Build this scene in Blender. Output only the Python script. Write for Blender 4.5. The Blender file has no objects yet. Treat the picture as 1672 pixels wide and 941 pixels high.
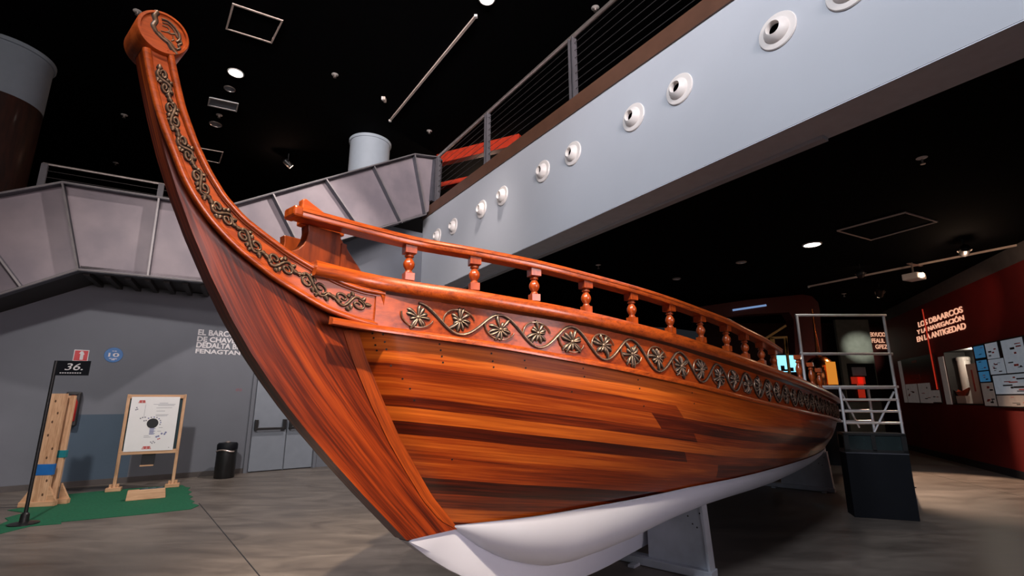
import bpy, math, random
from mathutils import Vector, Matrix
random.seed(7)
C = bpy.context.scene.collection
PI = math.pi
V = Vector

# ------------------------------------------------------------------ survey: camera and sight lines
F, PITCH, H, CX, CY = 800.0, math.radians(12.7), 1.6, 836.0, 470.5
cP, sP = math.cos(PITCH), math.sin(PITCH)
EYE = V((0, 0, H))
def ray(p):
    x = (p[0] - CX) / F; y = (CY - p[1]) / F
    return V((x, cP - y * sP, sP + y * cP))
def onz(p, z=0.0):
    r = ray(p); return EYE + r * ((z - H) / r.z)
def aty(p, Y):
    r = ray(p); return EYE + r * (Y / r.y)
def onpl(p, P, n):
    r = ray(p); return EYE + r * ((V(P) - EYE).dot(n) / r.dot(n))
A = math.radians(40)
AX = V((math.sin(A), math.cos(A), 0)); ST = V((math.cos(A), -math.sin(A), 0))
BO = onz((990, 930), 0.1); BO.z = 0
def keelplane(p, t):                       # point of the ship's fore-and-aft plane at offset t -> (s, z)
    q = onpl(p, BO + ST * t, ST); d = q - BO
    return d.dot(AX), q.z
def lerp(a, b, t): return a + (b - a) * t
class Pchip:
    def __init__(self, xs, ys):
        n = len(xs); h = [xs[i+1]-xs[i] for i in range(n-1)]; d = [(ys[i+1]-ys[i])/h[i] for i in range(n-1)]
        m = [0.0]*n; m[0] = d[0]; m[-1] = d[-1]
        for i in range(1, n-1):
            if d[i-1]*d[i] > 0:
                w1 = 2*h[i]+h[i-1]; w2 = h[i]+2*h[i-1]; m[i] = (w1+w2)/(w1/d[i-1]+w2/d[i])
        self.xs, self.ys, self.h, self.m, self.n = xs, ys, h, m, n
    def __call__(self, x):
        i = 0
        while i < self.n-2 and x > self.xs[i+1]: i += 1
        h = self.h[i]; t = (x-self.xs[i])/h
        if t < 0: return self.ys[0] + self.m[0]*(x-self.xs[0])
        if t > 1: return self.ys[-1]
        return (2*t**3-3*t*t+1)*self.ys[i]+(t**3-2*t*t+t)*h*self.m[i]+(3*t*t-2*t**3)*self.ys[i+1]+(t**3-t*t)*h*self.m[i+1]
def resample(pts, n):
    pts = [V(p) for p in pts]; L = [0]
    for i in range(1, len(pts)): L.append(L[-1] + (pts[i]-pts[i-1]).length)
    out = []
    for k in range(n):
        d = L[-1]*k/(n-1); i = 0
        while i < len(pts)-2 and d > L[i+1]: i += 1
        t = (d-L[i])/max(1e-9, L[i+1]-L[i]); out.append(pts[i].lerp(pts[i+1], min(1, t)))
    return out
def smooth(pts, it=2):                     # Chaikin-like relaxation that keeps the ends
    pts = [V(p) for p in pts]
    for _ in range(it):
        pts = [pts[0]] + [(pts[i-1]+pts[i]*2+pts[i+1])/4 for i in range(1, len(pts)-1)] + [pts[-1]]
    return pts

# ------------------------------------------------------------------ mesh builder
class MB:
    def __init__(self): self.v = []; self.f = []; self.m = []; self.uv = []; self.M = Matrix.Identity(4)
    def add(self, vs, fs, mi=0, uvs=None):
        o = len(self.v); self.v += [tuple(self.M @ V(p)) for p in vs]
        for f in fs: self.f.append([o+i for i in f]); self.m.append(mi)
        self.uv += uvs if uvs else [(0, 0)]*len(vs)
        return self
    def box(self, c, s, mi=0, R=None):
        hx, hy, hz = s[0]/2, s[1]/2, s[2]/2
        vs = [V((x*hx, y*hy, z*hz)) for x in (-1, 1) for y in (-1, 1) for z in (-1, 1)]
        if R: vs = [R @ p for p in vs]
        vs = [p+V(c) for p in vs]
        return self.add(vs, [(0,1,3,2),(4,6,7,5),(0,4,5,1),(2,3,7,6),(0,2,6,4),(1,5,7,3)], mi)
    def hexa(self, a, b, mi=0):            # two matching loops a (bottom/front) and b
        n = len(a); vs = list(a)+list(b)
        fs = [tuple(range(n))[::-1], tuple(range(n, 2*n))]
        fs += [(i, (i+1) % n, n+(i+1) % n, n+i) for i in range(n)]
        return self.add(vs, fs, mi)
    def plate(self, loop, d, mi=0):        # polygon thickened by vector d
        return self.hexa([V(p) for p in loop], [V(p)+V(d) for p in loop], mi)
    def grid(self, rows, mi=0, uvs=None, close=False):
        n = len(rows[0]); vs = [p for r in rows for p in r]; fs = []
        for i in range(len(rows)-1):
            for j in range(n if close else n-1):
                k = (j+1) % n; fs.append((i*n+j, i*n+k, (i+1)*n+k, (i+1)*n+j))
        return self.add(vs, fs, mi, [u for r in uvs for u in r] if uvs else None)
    def sweep(self, path, prof, up=V((0, 0, 1)), mi=0, closed=False, caps=True, scales=None):
        path = [V(p) for p in path]; n = len(path); rows = []; up = V(up)
        for i, p in enumerate(path):
            a = path[(i-1) % n] if closed else path[max(0, i-1)]; b = path[(i+1) % n] if closed else path[min(n-1, i+1)]
            t = (b-a).normalized(); x = t.cross(up)
            if x.length < 1e-4: x = t.cross(V((1, 0, 0)))
            x.normalize(); y = x.cross(t); k = scales[i] if scales else 1
            rows.append([p+x*(q[0]*k)+y*(q[1]*k) for q in prof])
        if closed: rows.append(rows[0])
        self.grid(rows, mi, close=True); m = len(prof)
        if caps and not closed:
            self.add(rows[0], [tuple(range(m))[::-1]], mi); self.add(rows[-1], [tuple(range(m))], mi)
        return self
    def tube(self, path, r, n=8, mi=0, up=V((0.03, 0.02, 1)), closed=False, scales=None, flat=1.0):
        return self.sweep(path, [(r*math.cos(2*PI*k/n), r*flat*math.sin(2*PI*k/n)) for k in range(n)], up, mi, closed, True, scales)
    def bar(self, a, b, w, h, up=V((0, 0, 1)), mi=0):
        return self.sweep([a, b], [(-w/2, -h/2), (w/2, -h/2), (w/2, h/2), (-w/2, h/2)], up, mi)
    def lathe(self, prof, o=(0, 0, 0), n=24, mi=0, M=None, caps=True):
        M = M or Matrix.Identity(3); rows = []
        for r, z in prof: rows.append([V(o)+M @ V((r*math.cos(2*PI*k/n), r*math.sin(2*PI*k/n), z)) for k in range(n)])
        self.grid(rows, mi, close=True)
        if caps: self.add(rows[0], [tuple(range(n))[::-1]], mi); self.add(rows[-1], [tuple(range(n))], mi)
        return self
    def disc(self, c, x, y, r, n=24, mi=0, ry=None):
        ry = ry or r
        return self.add([V(c)+V(x)*(r*math.cos(2*PI*k/n))+V(y)*(ry*math.sin(2*PI*k/n)) for k in range(n)], [tuple(range(n))], mi)
    def build(self, name, mats, parent=None, sm=None, bevel=0, recalc=True, weld=True):
        me = bpy.data.meshes.new(name); me.from_pydata(self.v, [], self.f)
        for m in (mats if isinstance(mats, (list, tuple)) else [mats]): me.materials.append(m)
        for p, k in zip(me.polygons, self.m): p.material_index = k
        if any(u != (0, 0) for u in self.uv):
            l = me.uv_layers.new(name='UVMap')
            for lp in me.loops: l.data[lp.index].uv = self.uv[lp.vertex_index]
        import bmesh
        bm = bmesh.new(); bm.from_mesh(me)
        if weld: bmesh.ops.remove_doubles(bm, verts=bm.verts, dist=1e-5)
        if recalc: bmesh.ops.recalc_face_normals(bm, faces=bm.faces)
        bm.to_mesh(me); bm.free()
        if sm:
            for p in me.polygons: p.use_smooth = True
            me.set_sharp_from_angle(angle=math.radians(sm))
        o = bpy.data.objects.new(name, me); C.objects.link(o)
        if parent: o.parent = parent
        if bevel:
            b = o.modifiers.new('bevel', 'BEVEL'); b.width = bevel; b.segments = 2; b.limit_method = 'ANGLE'; b.angle_limit = math.radians(40)
        return o
def tag(o, label=None, cat=None, group=None, kind=None):
    if label: o['label'] = label
    if cat: o['category'] = cat
    if group: o['group'] = group
    if kind: o['kind'] = kind
    return o
def thing(name, label, cat, loc=(0, 0, 0), rz=0, group=None):
    o = bpy.data.objects.new(name, None); C.objects.link(o); o.location = loc; o.rotation_euler = (0, 0, rz)
    o.empty_display_size = .1
    return tag(o, label, cat, group)
def frame(o, x, y):
    x = V(x).normalized(); z = x.cross(V(y)).normalized(); y = z.cross(x)
    return Matrix(((x.x, y.x, z.x, o[0]), (x.y, y.y, z.y, o[1]), (x.z, y.z, z.z, o[2]), (0, 0, 0, 1)))
def rootat(name, label, cat, M, group=None):
    o = thing(name, label, cat, group=group); o.matrix_world = M; return o
_font = {}
def text(name, body, width, height, mat, M, parent=None, ex=.004, shear=0, bold=0, align='LEFT', space=1.0):
    cu = bpy.data.curves.new(name, 'FONT'); cu.body = body; cu.extrude = ex; cu.shear = shear; cu.offset = bold; cu.align_x = align
    cu.space_line = space
    t = bpy.data.objects.new('lettering_source', cu); C.objects.link(t)
    dg = bpy.context.evaluated_depsgraph_get(); me = bpy.data.meshes.new_from_object(t.evaluated_get(dg))
    bpy.data.objects.remove(t); me.name = name
    xs = [v.co.x for v in me.vertices]; ys = [v.co.y for v in me.vertices]
    sx = width/(max(xs)-min(xs)); sy = height/(max(ys)-min(ys)); x0 = min(xs); y0 = min(ys)
    for v in me.vertices: v.co.x = (v.co.x-x0)*sx; v.co.y = (v.co.y-y0)*sy
    me.materials.clear(); me.materials.append(mat)
    o = bpy.data.objects.new(name, me); C.objects.link(o)
    if parent: o.parent = parent; o.matrix_local = M
    else: o.matrix_world = M
    return o

# ------------------------------------------------------------------ materials
def newmat(name):
    m = bpy.data.materials.new(name); m.use_nodes = True
    return m, m.node_tree, m.node_tree.nodes['Principled BSDF']
def N(t, k, **kw):
    n = t.nodes.new(k)
    for a, b in kw.items():
        if a in ('op',): n.operation = b
        else: setattr(n, a, b)
    return n
def ramp(t, stops, interp='LINEAR'):
    n = t.nodes.new('ShaderNodeValToRGB'); e = n.color_ramp.elements; n.color_ramp.interpolation = interp
    while len(e) < len(stops): e.new(0.5)
    for q, (p, c) in zip(e, stops): q.position = p; q.color = (*c, 1)
    return n
def plain(name, col, rough=.5, metal=0, em=None, es=0, var=.12, scale=6, coat=0, spec=.5, bump=0):
    m, t, b = newmat(name)
    tc = N(t, 'ShaderNodeTexCoord'); nz = N(t, 'ShaderNodeTexNoise'); nz.inputs['Scale'].default_value = scale; nz.inputs['Detail'].default_value = 5
    t.links.new(tc.outputs['Object'], nz.inputs['Vector'])
    r = ramp(t, [(.3, tuple(c*(1-var) for c in col)), (.7, tuple(min(1, c*(1+var)) for c in col))])
    t.links.new(nz.outputs['Fac'], r.inputs['Fac']); t.links.new(r.outputs['Color'], b.inputs['Base Color'])
    b.inputs['Roughness'].default_value = rough; b.inputs['Metallic'].default_value = metal
    b.inputs['Coat Weight'].default_value = coat; b.inputs['Specular IOR Level'].default_value = spec
    if em: b.inputs['Emission Color'].default_value = (*em, 1); b.inputs['Emission Strength'].default_value = es
    if bump:
        bp = N(t, 'ShaderNodeBump'); bp.inputs['Strength'].default_value = bump; bp.inputs['Distance'].default_value = .02
        t.links.new(nz.outputs['Fac'], bp.inputs['Height']); t.links.new(bp.outputs['Normal'], b.inputs['Normal'])
    return m
def wood(name, dark, light, scl=(1.2, 26, 26), uv=False, rough=.32, coat=.6, tone=None, fine=.35, stops=None, spec=.5):
    """varnished wood: long grain along X (or U), optional plank tones along V"""
    m, t, b = newmat(name); L = t.links.new
    tc = N(t, 'ShaderNodeTexCoord'); mp = N(t, 'ShaderNodeMapping'); mp.inputs['Scale'].default_value = scl
    src = tc.outputs['UV' if uv else 'Object']; L(src, mp.inputs['Vector'])
    n1 = N(t, 'ShaderNodeTexNoise'); n1.inputs['Scale'].default_value = 1.0; n1.inputs['Detail'].default_value = 6; n1.inputs['Roughness'].default_value = .6; n1.inputs['Distortion'].default_value = .6
    L(mp.outputs['Vector'], n1.inputs['Vector'])
    mp2 = N(t, 'ShaderNodeMapping'); mp2.inputs['Scale'].default_value = tuple(s*f for s, f in zip(scl, (2.2, 5, 5))); L(src, mp2.inputs['Vector'])
    n2 = N(t, 'ShaderNodeTexNoise'); n2.inputs['Scale'].default_value = 1.0; n2.inputs['Detail'].default_value = 3; L(mp2.outputs['Vector'], n2.inputs['Vector'])
    mx = N(t, 'ShaderNodeMath', op='MULTIPLY_ADD'); L(n2.outputs['Fac'], mx.inputs[0]); mx.inputs[1].default_value = fine
    sc = N(t, 'ShaderNodeMath', op='MULTIPLY'); L(n1.outputs['Fac'], sc.inputs[0]); sc.inputs[1].default_value = 1-fine; L(sc.outputs[0], mx.inputs[2])
    val = mx.outputs[0]
    if tone:
        sep = N(t, 'ShaderNodeSeparateXYZ'); L(src, sep.inputs[0])
        def tones(stops):
            dv = N(t, 'ShaderNodeMath', op='DIVIDE'); L(sep.outputs['Y'], dv.inputs[0]); dv.inputs[1].default_value = 1.4
            r = ramp(t, [(p/1.4, (c, c, c)) for p, c in stops], 'CONSTANT'); L(dv.outputs[0], r.inputs['Fac']); return r.outputs['Color']
        a, c2 = tones(tone[0]), tones(tone[1])
        # scarf joints: each strake changes board past a slanted cut
        k = N(t, 'ShaderNodeMath', op='MULTIPLY_ADD'); L(sep.outputs['Y'], k.inputs[0]); k.inputs[1].default_value = -1.3; L(sep.outputs['X'], k.inputs[2])
        th = N(t, 'ShaderNodeMath', op='GREATER_THAN'); L(k.outputs[0], th.inputs[0])
        dv = N(t, 'ShaderNodeMath', op='DIVIDE'); L(sep.outputs['Y'], dv.inputs[0]); dv.inputs[1].default_value = 1.4
        rr = ramp(t, [(p/1.4, (c, c, c)) for p, c in tone[2]], 'CONSTANT'); L(dv.outputs[0], rr.inputs['Fac'])
        ml = N(t, 'ShaderNodeMath', op='MULTIPLY'); L(rr.outputs['Color'], ml.inputs[0]); ml.inputs[1].default_value = 10; L(ml.outputs[0], th.inputs[1])
        mix = N(t, 'ShaderNodeMix'); mix.data_type = 'FLOAT'; L(th.outputs[0], mix.inputs[0]); L(a, mix.inputs[2]); L(c2, mix.inputs[3])
        ad = N(t, 'ShaderNodeMath', op='MULTIPLY_ADD'); L(val, ad.inputs[0]); ad.inputs[1].default_value = .95
        of = N(t, 'ShaderNodeMath', op='MULTIPLY_ADD'); L(mix.outputs[0], of.inputs[0]); of.inputs[1].default_value = .50; of.inputs[2].default_value = -.225; L(of.outputs[0], ad.inputs[2])
        val = ad.outputs[0]
    mid = tuple((p*.45+q*.55) for p, q in zip(dark, light))
    r = ramp(t, stops or [(.34, dark), (.5, mid), (.66, light)]); L(val, r.inputs['Fac']); L(r.outputs['Color'], b.inputs['Base Color'])
    b.inputs['Roughness'].default_value = rough; b.inputs['Coat Weight'].default_value = coat; b.inputs['Coat Roughness'].default_value = .12; b.inputs['Specular IOR Level'].default_value = spec
    bp = N(t, 'ShaderNodeBump'); bp.inputs['Strength'].default_value = .12; bp.inputs['Distance'].default_value = .004
    L(n2.outputs['Fac'], bp.inputs['Height']); L(bp.outputs['Normal'], b.inputs['Normal'])
    return m
DK, LT = (.030, .0032, .0010), (.54, .086, .007)
W_hull = wood('varnished_planking', DK, LT, scl=(.9, 20, 1), uv=True, fine=.4, stops=[(.20, (.018, .0018, .0006)), (.40, (.105, .0105, .0014)), (.58, (.33, .046, .004)), (.80, (.68, .155, .016))], tone=(
    [(0, .92), (.18, .50), (.255, .74), (.35, .30), (.405, .96), (.485, .16), (.555, .78), (.66, .62), (.79, .05), (.88, .46), (.965, .90), (1.045, .10)],
    [(0, .76), (.18, .80), (.255, .26), (.35, .62), (.405, .30), (.485, .52), (.555, .36), (.66, .44), (.79, .24), (.88, .30), (.965, .40), (1.045, .2)],
    [(0, .66), (.18, .402), (.255, .37), (.35, .405), (.405, .71), (.485, .385), (.555, .43), (.66, .52), (.79, .47), (.88, .40), (.965, .44), (1.045, .5)]))
W_cut = wood('varnished_cutwater', (.026, .0028, .0010), (.46, .070, .006), scl=(.7, 15, 1), uv=True, fine=.4, stops=[(.30, (.016, .0018, .0008)), (.44, (.09, .010, .0016)), (.56, (.26, .035, .004)), (.70, (.48, .085, .009))])
W_rab = wood('rabbet_wood', (.08, .010, .002), (.52, .090, .009), scl=(1.4, 30, 1), uv=True)
W_trim = wood('varnished_trim', (.15, .019, .0025), (.52, .092, .009), scl=(1.5, 40, 40))
W_frieze = wood('frieze_wood', (.15, .019, .003), (.44, .072, .008), scl=(2, 18, 18), rough=.4, coat=.25, spec=.25)
W_band = wood('carved_board_wood', (.24, .034, .005), (.54, .100, .014), scl=(2, 18, 18), rough=.4, coat=.3, spec=.3)
W_bal = wood('turned_wood', (.17, .022, .003), (.50, .084, .009), scl=(12, 12, 3), rough=.28, coat=.5)
W_deck = wood('deck_boards', (.05, .015, .006), (.16, .05, .02), scl=(1, 18, 18))
M_carve = plain('antique_carving', (.30, .215, .155), .34, .7, var=.5, scale=60)
M_carved = plain('dark_antique_carving', (.15, .095, .058), .36, .4, var=.5, scale=60)
M_cable = plain('thin_steel_cable', (.10, .09, .09), .4, .6)
M_groove = plain('dark_groove_brown', (.018, .010, .007), .6, var=.3, scale=40)  # near-black brown, used for carving outlines and treenails
M_white = plain('white_hull_paint', (.64, .69, .82), .45, var=.03, scale=2, bump=.05)
M_steelpaint = plain('grey_painted_steel', (.46, .50, .57), .45, var=.12, scale=5)
M_black = plain('black_plastic', (.010, .010, .011), .4)
M_blacksat = plain('black_satin_board', (.004, .005, .008), .6, spec=.2)
M_ceil = plain('black_ceiling', (.004, .004, .0045), .95, spec=.03)
M_fascia = plain('pale_grey_plaster', (.50, .52, .57), .75, var=.03, scale=.8)
M_soffit = plain('grey_soffit', (.68, .72, .80), .7, var=.05)
M_brown = plain('brown_steel_edge', (.115, .052, .032), .45, var=.15, scale=3)
M_panel = None
M_rib = plain('dark_steel_rib', (.10, .10, .12), .45, .4)
M_edge = plain('bare_steel_edge', (.24, .22, .225), .5, .3)
M_post = plain('dull_steel_post', (.085, .078, .088), .55, 0)
M_steel = plain('brushed_steel', (.66, .56, .52), .32, .85, var=.1)
M_alu = plain('aluminium_tube', (.78, .80, .84), .4, .55, var=.08)
M_wallgrey = plain('grey_wall_paint', (.140, .150, .178), .7, var=.06, scale=1.2)
M_wallblue = plain('blue_grey_field', (.055, .088, .130), .7, var=.06, scale=2)
M_door = plain('grey_door_paint', (.22, .245, .29), .5, var=.04)
M_redwall = plain('dark_red_wall_paint', (.16, .008, .006), .6, var=.12, scale=1.5)
M_redbeam = plain('red_painted_beam', (.42, .03, .010), .5, var=.2)
M_pine = wood('pale_pine', (.42, .21, .10), (.72, .44, .26), scl=(2, 30, 30), rough=.6, coat=0)
M_pinez = wood('pale_pine_upright', (.42, .21, .10), (.74, .46, .28), scl=(24, 24, 1.5), rough=.6, coat=0)
M_green = plain('green_carpet', (.004, .115, .052), .95, var=.15, scale=30, bump=.3)
M_blue = plain('blue_tape', (.012, .13, .42), .5)
M_teal = plain('teal_tape', (.01, .20, .24), .5)
M_paper = plain('white_paper', (.84, .83, .84), .6, var=.02)
M_ink = plain('black_ink', (.012, .012, .015), .5)
M_greyink = plain('grey_ink', (.28, .28, .33), .6)
M_blueink = plain('violet_blue_ink', (.22, .24, .42), .6)
M_redink = plain('red_ink', (.55, .10, .09), .6)
M_teald = plain('dark_teal_board', (.015, .045, .055), .5)
M_redsign = plain('red_sign', (.55, .012, .022), .4)
M_bluesign = plain('blue_sign', (.012, .13, .38), .4)
M_letters = plain('pale_lettering', (.66, .64, .66), .5)
M_pinkmark = plain('faded_red_mark', (.30, .09, .11), .6)
M_extred = plain('red_metal', (.35, .015, .012), .4)
M_white2 = plain('white_enamel', (.80, .74, .71), .35, var=.03)
M_dark_hole = plain('dark_nozzle_throat', (.012, .011, .011), .7)
M_glassy = plain('dark_glazing', (.02, .03, .032), .08, 0, coat=1)
M_colblue = plain('pale_blue_grey_plaster', (.36, .41, .47), .6, var=.03)
W_pillar = wood('dark_pillar_wood', (.010, .004, .003), (.075, .022, .012), scl=(3, 3, .5), rough=.5, coat=.1)
def emis(name, col, s): return plain(name, tuple(c*.8 for c in col), .5, em=col, es=s, var=.02)
E_lamp = emis('lamp_glow', (1, .95, .88), 14)
E_spot = emis('spot_lens_glow', (1, .72, .50), 9)
E_text = emis('emissive_letters', (1, .50, .32), .8)  # orange letters with an emission of their own
E_screen = None
# floor: polished concrete with streaks
def concrete():
    m, t, b = newmat('polished_concrete'); L = t.links.new
    tc = N(t, 'ShaderNodeTexCoord'); mp = N(t, 'ShaderNodeMapping'); mp.inputs['Scale'].default_value = (.55, 1.5, 1); mp.inputs['Rotation'].default_value = (0, 0, .2); L(tc.outputs['Object'], mp.inputs['Vector'])
    n = N(t, 'ShaderNodeTexNoise'); n.inputs['Scale'].default_value = 1.9; n.inputs['Detail'].default_value = 10; n.inputs['Roughness'].default_value = .66; n.inputs['Distortion'].default_value = .8; L(mp.outputs['Vector'], n.inputs['Vector'])
    r = ramp(t, [(.30, (.088, .072, .062)), (.52, (.155, .131, .114)), (.74, (.225, .192, .168))]); L(n.outputs['Fac'], r.inputs['Fac']); L(r.outputs['Color'], b.inputs['Base Color'])
    rr = ramp(t, [(.3, (.32,)*3), (.7, (.5,)*3)]); L(n.outputs['Fac'], rr.inputs['Fac']); L(rr.outputs['Color'], b.inputs['Roughness'])
    b.inputs['Specular IOR Level'].default_value = .35
    return m
M_floor = concrete()
def mottled(name, c1, c2):
    m, t, b = newmat(name); L = t.links.new
    tc = N(t, 'ShaderNodeTexCoord'); n = N(t, 'ShaderNodeTexNoise'); n.inputs['Scale'].default_value = 1.3; n.inputs['Detail'].default_value = 6; L(tc.outputs['Object'], n.inputs['Vector'])
    r = ramp(t, [(.35, c1), (.66, c2)]); L(n.outputs['Fac'], r.inputs['Fac']); L(r.outputs['Color'], b.inputs['Base Color']); b.inputs['Roughness'].default_value = .55; b.inputs['Specular IOR Level'].default_value = .3
    return m
M_panel = mottled('raw_steel_panel', (.195, .168, .192), (.275, .232, .252))
M_panel_light = M_panel

# ------------------------------------------------------------------ SETTING
ZL, ZU = 4.5, 9.6                            # ceiling under the gallery, hall ceiling
FP = onz((1672, 31), ZL); FQ = onz((850, 408), ZL)
FD = (FQ-FP); FD.z = 0; FD.normalize(); FN = V((-FD.y, FD.x, 0))
if FN.dot(EYE-FP) < 0: FN = -FN
LW0 = onz((0, 805)); LW1 = onz((530, 762)); LD = (LW1-LW0).normalized(); LN = V((LD.y, -LD.x, 0))
RW0 = onz((1485, 735)); RW1 = onz((1672, 784)); RD = (RW1-RW0).normalized(); RN = V((RD.y, -RD.x, 0))
if RN.dot(EYE-RW0) < 0: RN = -RN
if LN.dot(EYE-LW0) < 0: LN = -LN
onL = lambda p, off=0.0: onpl(p, LW0+LN*off, LN)
onR = lambda p, off=0.0: onpl(p, RW0+RN*off, RN)
onF = lambda p, off=0.0: onpl(p, FP+FN*off, FN)
def struct(o): o['kind'] = 'structure'; return o
CORNER = LW0+LD*((onL((693, 750))-LW0).dot(LD))
# floor
b = MB(); b.box((3, 8, -.1), (44, 44, .2)); struct(b.build('floor', M_floor))
jb = MB()
for p, q in (((325, 822), (424, 941)), ((1480, 765), (1672, 812))):
    jb.bar(onz(p, .0006), onz(q, .0006), .012, .0012)
struct(jb.build('trim_1', M_ink))
b = MB(); b.box((-2, 11, ZU+.1), (40, 40, .2)); struct(b.build('ceiling', M_ceil))
# gallery slab with its low ceiling
cor = CORNER.copy()
fa = FP-FD*4.0; fb = FP+FD*((cor-FP).dot(FD))
inn = -FN
def fp(p, z): q = V(p); q.z = z; return q
b = MB(); a0 = fa+inn*.62; a1 = fb+inn*.62
b.plate([fp(a0, ZL), fp(a1, ZL), fp(a1+inn*5+LD*9, ZL), fp(a1+LD*16+inn*2, ZL), fp(a0+V((16, 6, 0)), ZL), fp(a0+V((16, -6, 0)), ZL)], (0, 0, .25))
struct(b.build('ceiling_gallery', M_ceil))
# fascia (slightly rising away from the viewer), traced on its own plane
tops = [onF((697, 355)), onF((1199, 0))]; mm = (tops[1].z-tops[0].z)/((tops[1]-tops[0]).dot(FD))
def ztop(s): return tops[0].z+mm*(s-(tops[0]-FP).dot(FD))
sa, sb = -4.0, (fb-FP).dot(FD)
low = [onF(p) for p in ((1672, 31), (1430, 134), (1180, 250), (1010, 331), (850, 408), (720, 470))]
slow = [((p-FP).dot(FD), p.z) for p in low]
def zlow(s):
    if s <= slow[0][0]: return slow[0][1]
    for (x0, z0), (x1, z1) in zip(slow, slow[1:]):
        if s <= x1: return lerp(z0, z1, (s-x0)/(x1-x0))
    return slow[-1][1]
b = MB(); n = 28; rows = []
for i in range(n+1):
    s = lerp(sa, sb, i/n); p = FP+FD*s
    rows.append([fp(p, ZL), fp(p, ztop(s)), fp(p+inn*.55, ztop(s)), fp(p+inn*.55, ZL)])
b.grid(rows, close=True)
struct(b.build('wall_gallery', M_fascia))
b = MB(); rows = []
for i in range(n+1):
    s = lerp(sa, sb, i/n); p = FP+FD*s+inn*.004
    rows.append([fp(p, ZL-.012), fp(p, ZL-.002), fp(p+inn*.60, ZL-.002), fp(p+inn*.60, ZL-.012)])
b.grid(rows, close=True); struct(b.build('trim_2', M_soffit))
b = MB(); s0 = (onz((1320, 212), ZL-.05)-FP).dot(FD)
p0 = FP+FD*s0+inn*.52; p1 = FP+FD*sb+inn*.52
b.bar(fp(p0, ZL-.035), fp(p1, ZL-.035), .12, .045); struct(b.build('trim_3', M_fascia, bevel=.004))
# brown steel edge on top of the fascia
bt = [onF((1186, 0)), onF((697, 330))]
b = MB(); rows = []
for i in range(n+1):
    s = lerp(sa, sb+.02, i/n); p = FP+FD*s+FN*.03; z = ztop(s)
    rows.append([fp(p, z), fp(p, z+.30), fp(p+inn*.5, z+.30), fp(p+inn*.5, z)])
b.grid(rows, close=True); struct(b.build('trim_4', M_brown))
b = MB(); b.plate([fp(fa+inn*.6, 6.45), fp(fb+inn*.6, 6.45), fp(fb+inn*7+LD*9, 6.45), fp(fa+V((14, 4, 0)), 6.45)], (0, 0, .2)); struct(b.build('floor_gallery', M_ceil))
# left wall (grey) up to the landing, in front of it a low, thin blue-grey field
wl0 = LW0-LD*6; wl1 = CORNER
wlm = onL((392, 700)); b = MB()
b.plate([fp(wl0, 0), fp(wlm, 0), fp(wlm, 3.86), fp(wl0, 3.86)], -LN*.3); b.plate([fp(wlm, 0), fp(wl1, 0), fp(wl1, 6.4), fp(wlm, 6.4)], -LN*.3); struct(b.build('wall_left', M_wallgrey))
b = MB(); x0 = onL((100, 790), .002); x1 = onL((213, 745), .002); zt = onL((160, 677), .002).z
b.plate([fp(x0, 0.1), fp(x1, .1), fp(x1, zt), fp(x0, zt)], -LN*.0015); struct(b.build('blue_field_left', M_wallblue))
b = MB(); b.bar(fp(wl0+LN*.01, .05), fp(onL((400, 772))+LN*.01, .05), .02, .1); struct(b.build('baseboard_left', plain('dark_skirting', (.07, .06, .058), .5)))
# wall segment between the left wall corner and hall end, below the gallery
cw = CORNER
b = MB(); b.plate([fp(cw, 0), fp(cw+LD*9, 0), fp(cw+LD*9, ZL), fp(cw, ZL)], -LN*.3); struct(b.build('wall_back', M_ceil))
b = MB(); b.plate([V((-20, 17.5, 5)), V((9, 24, 5)), V((9, 24, ZU)), V((-20, 17.5, ZU))], (0, .3, 0)); struct(b.build('wall_upper', M_ceil))
# red wall on the right with the recess of the show case
HB = [onR(p) for p in ((1540, 574), (1597, 566), (1607, 663), (1541, 660))]
def rc(q): d = q-RW0; return d.dot(RD), q.z
hx0 = rc(HB[0])[0]; hx1 = rc(HB[2])[0]; hz0 = .5*(HB[2].z+HB[3].z); hz1 = .5*(HB[0].z+HB[1].z)
ra, rb = -.35, 14.0; rzt = 4.16
def rp(s, z, off=0): return fp(RW0+RD*s+RN*off, z)
b = MB()
hx0, hx1 = min(hx0, hx1), max(hx0, hx1)
for (s0, s1, z0, z1) in ((ra, hx0, 0, rzt), (hx1, rb, 0, rzt), (hx0, hx1, 0, hz0), (hx0, hx1, hz1, rzt)):
    b.plate([rp(s0, z0), rp(s1, z0), rp(s1, z1), rp(s0, z1)], -RN*.5)
struct(b.build('wall_right', M_redwall))
b = MB(); b.plate([rp(ra, rzt), rp(rb, rzt), rp(rb, ZL), rp(ra, ZL)], -RN*.8); struct(b.build('trim_6', plain('dark_grey_strip', (.10, .09, .09), .7)))
b = MB(); b.plate([rp(ra, 0, .012), rp(rb, 0, .012), rp(rb, .16, .012), rp(ra, .16, .012)], -RN*.012); struct(b.build('baseboard_right', M_ink))
# far wall closing the room under the gallery
b = MB(); y = 19.2
b.plate([V((7.6, y, 0)), V((18, y, 0)), V((18, y, ZL)), V((7.6, y, ZL))], (0, .3, 0)); struct(b.build('wall_far', plain('dark_maroon_paint', (.05, .004, .004), .6)))
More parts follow.
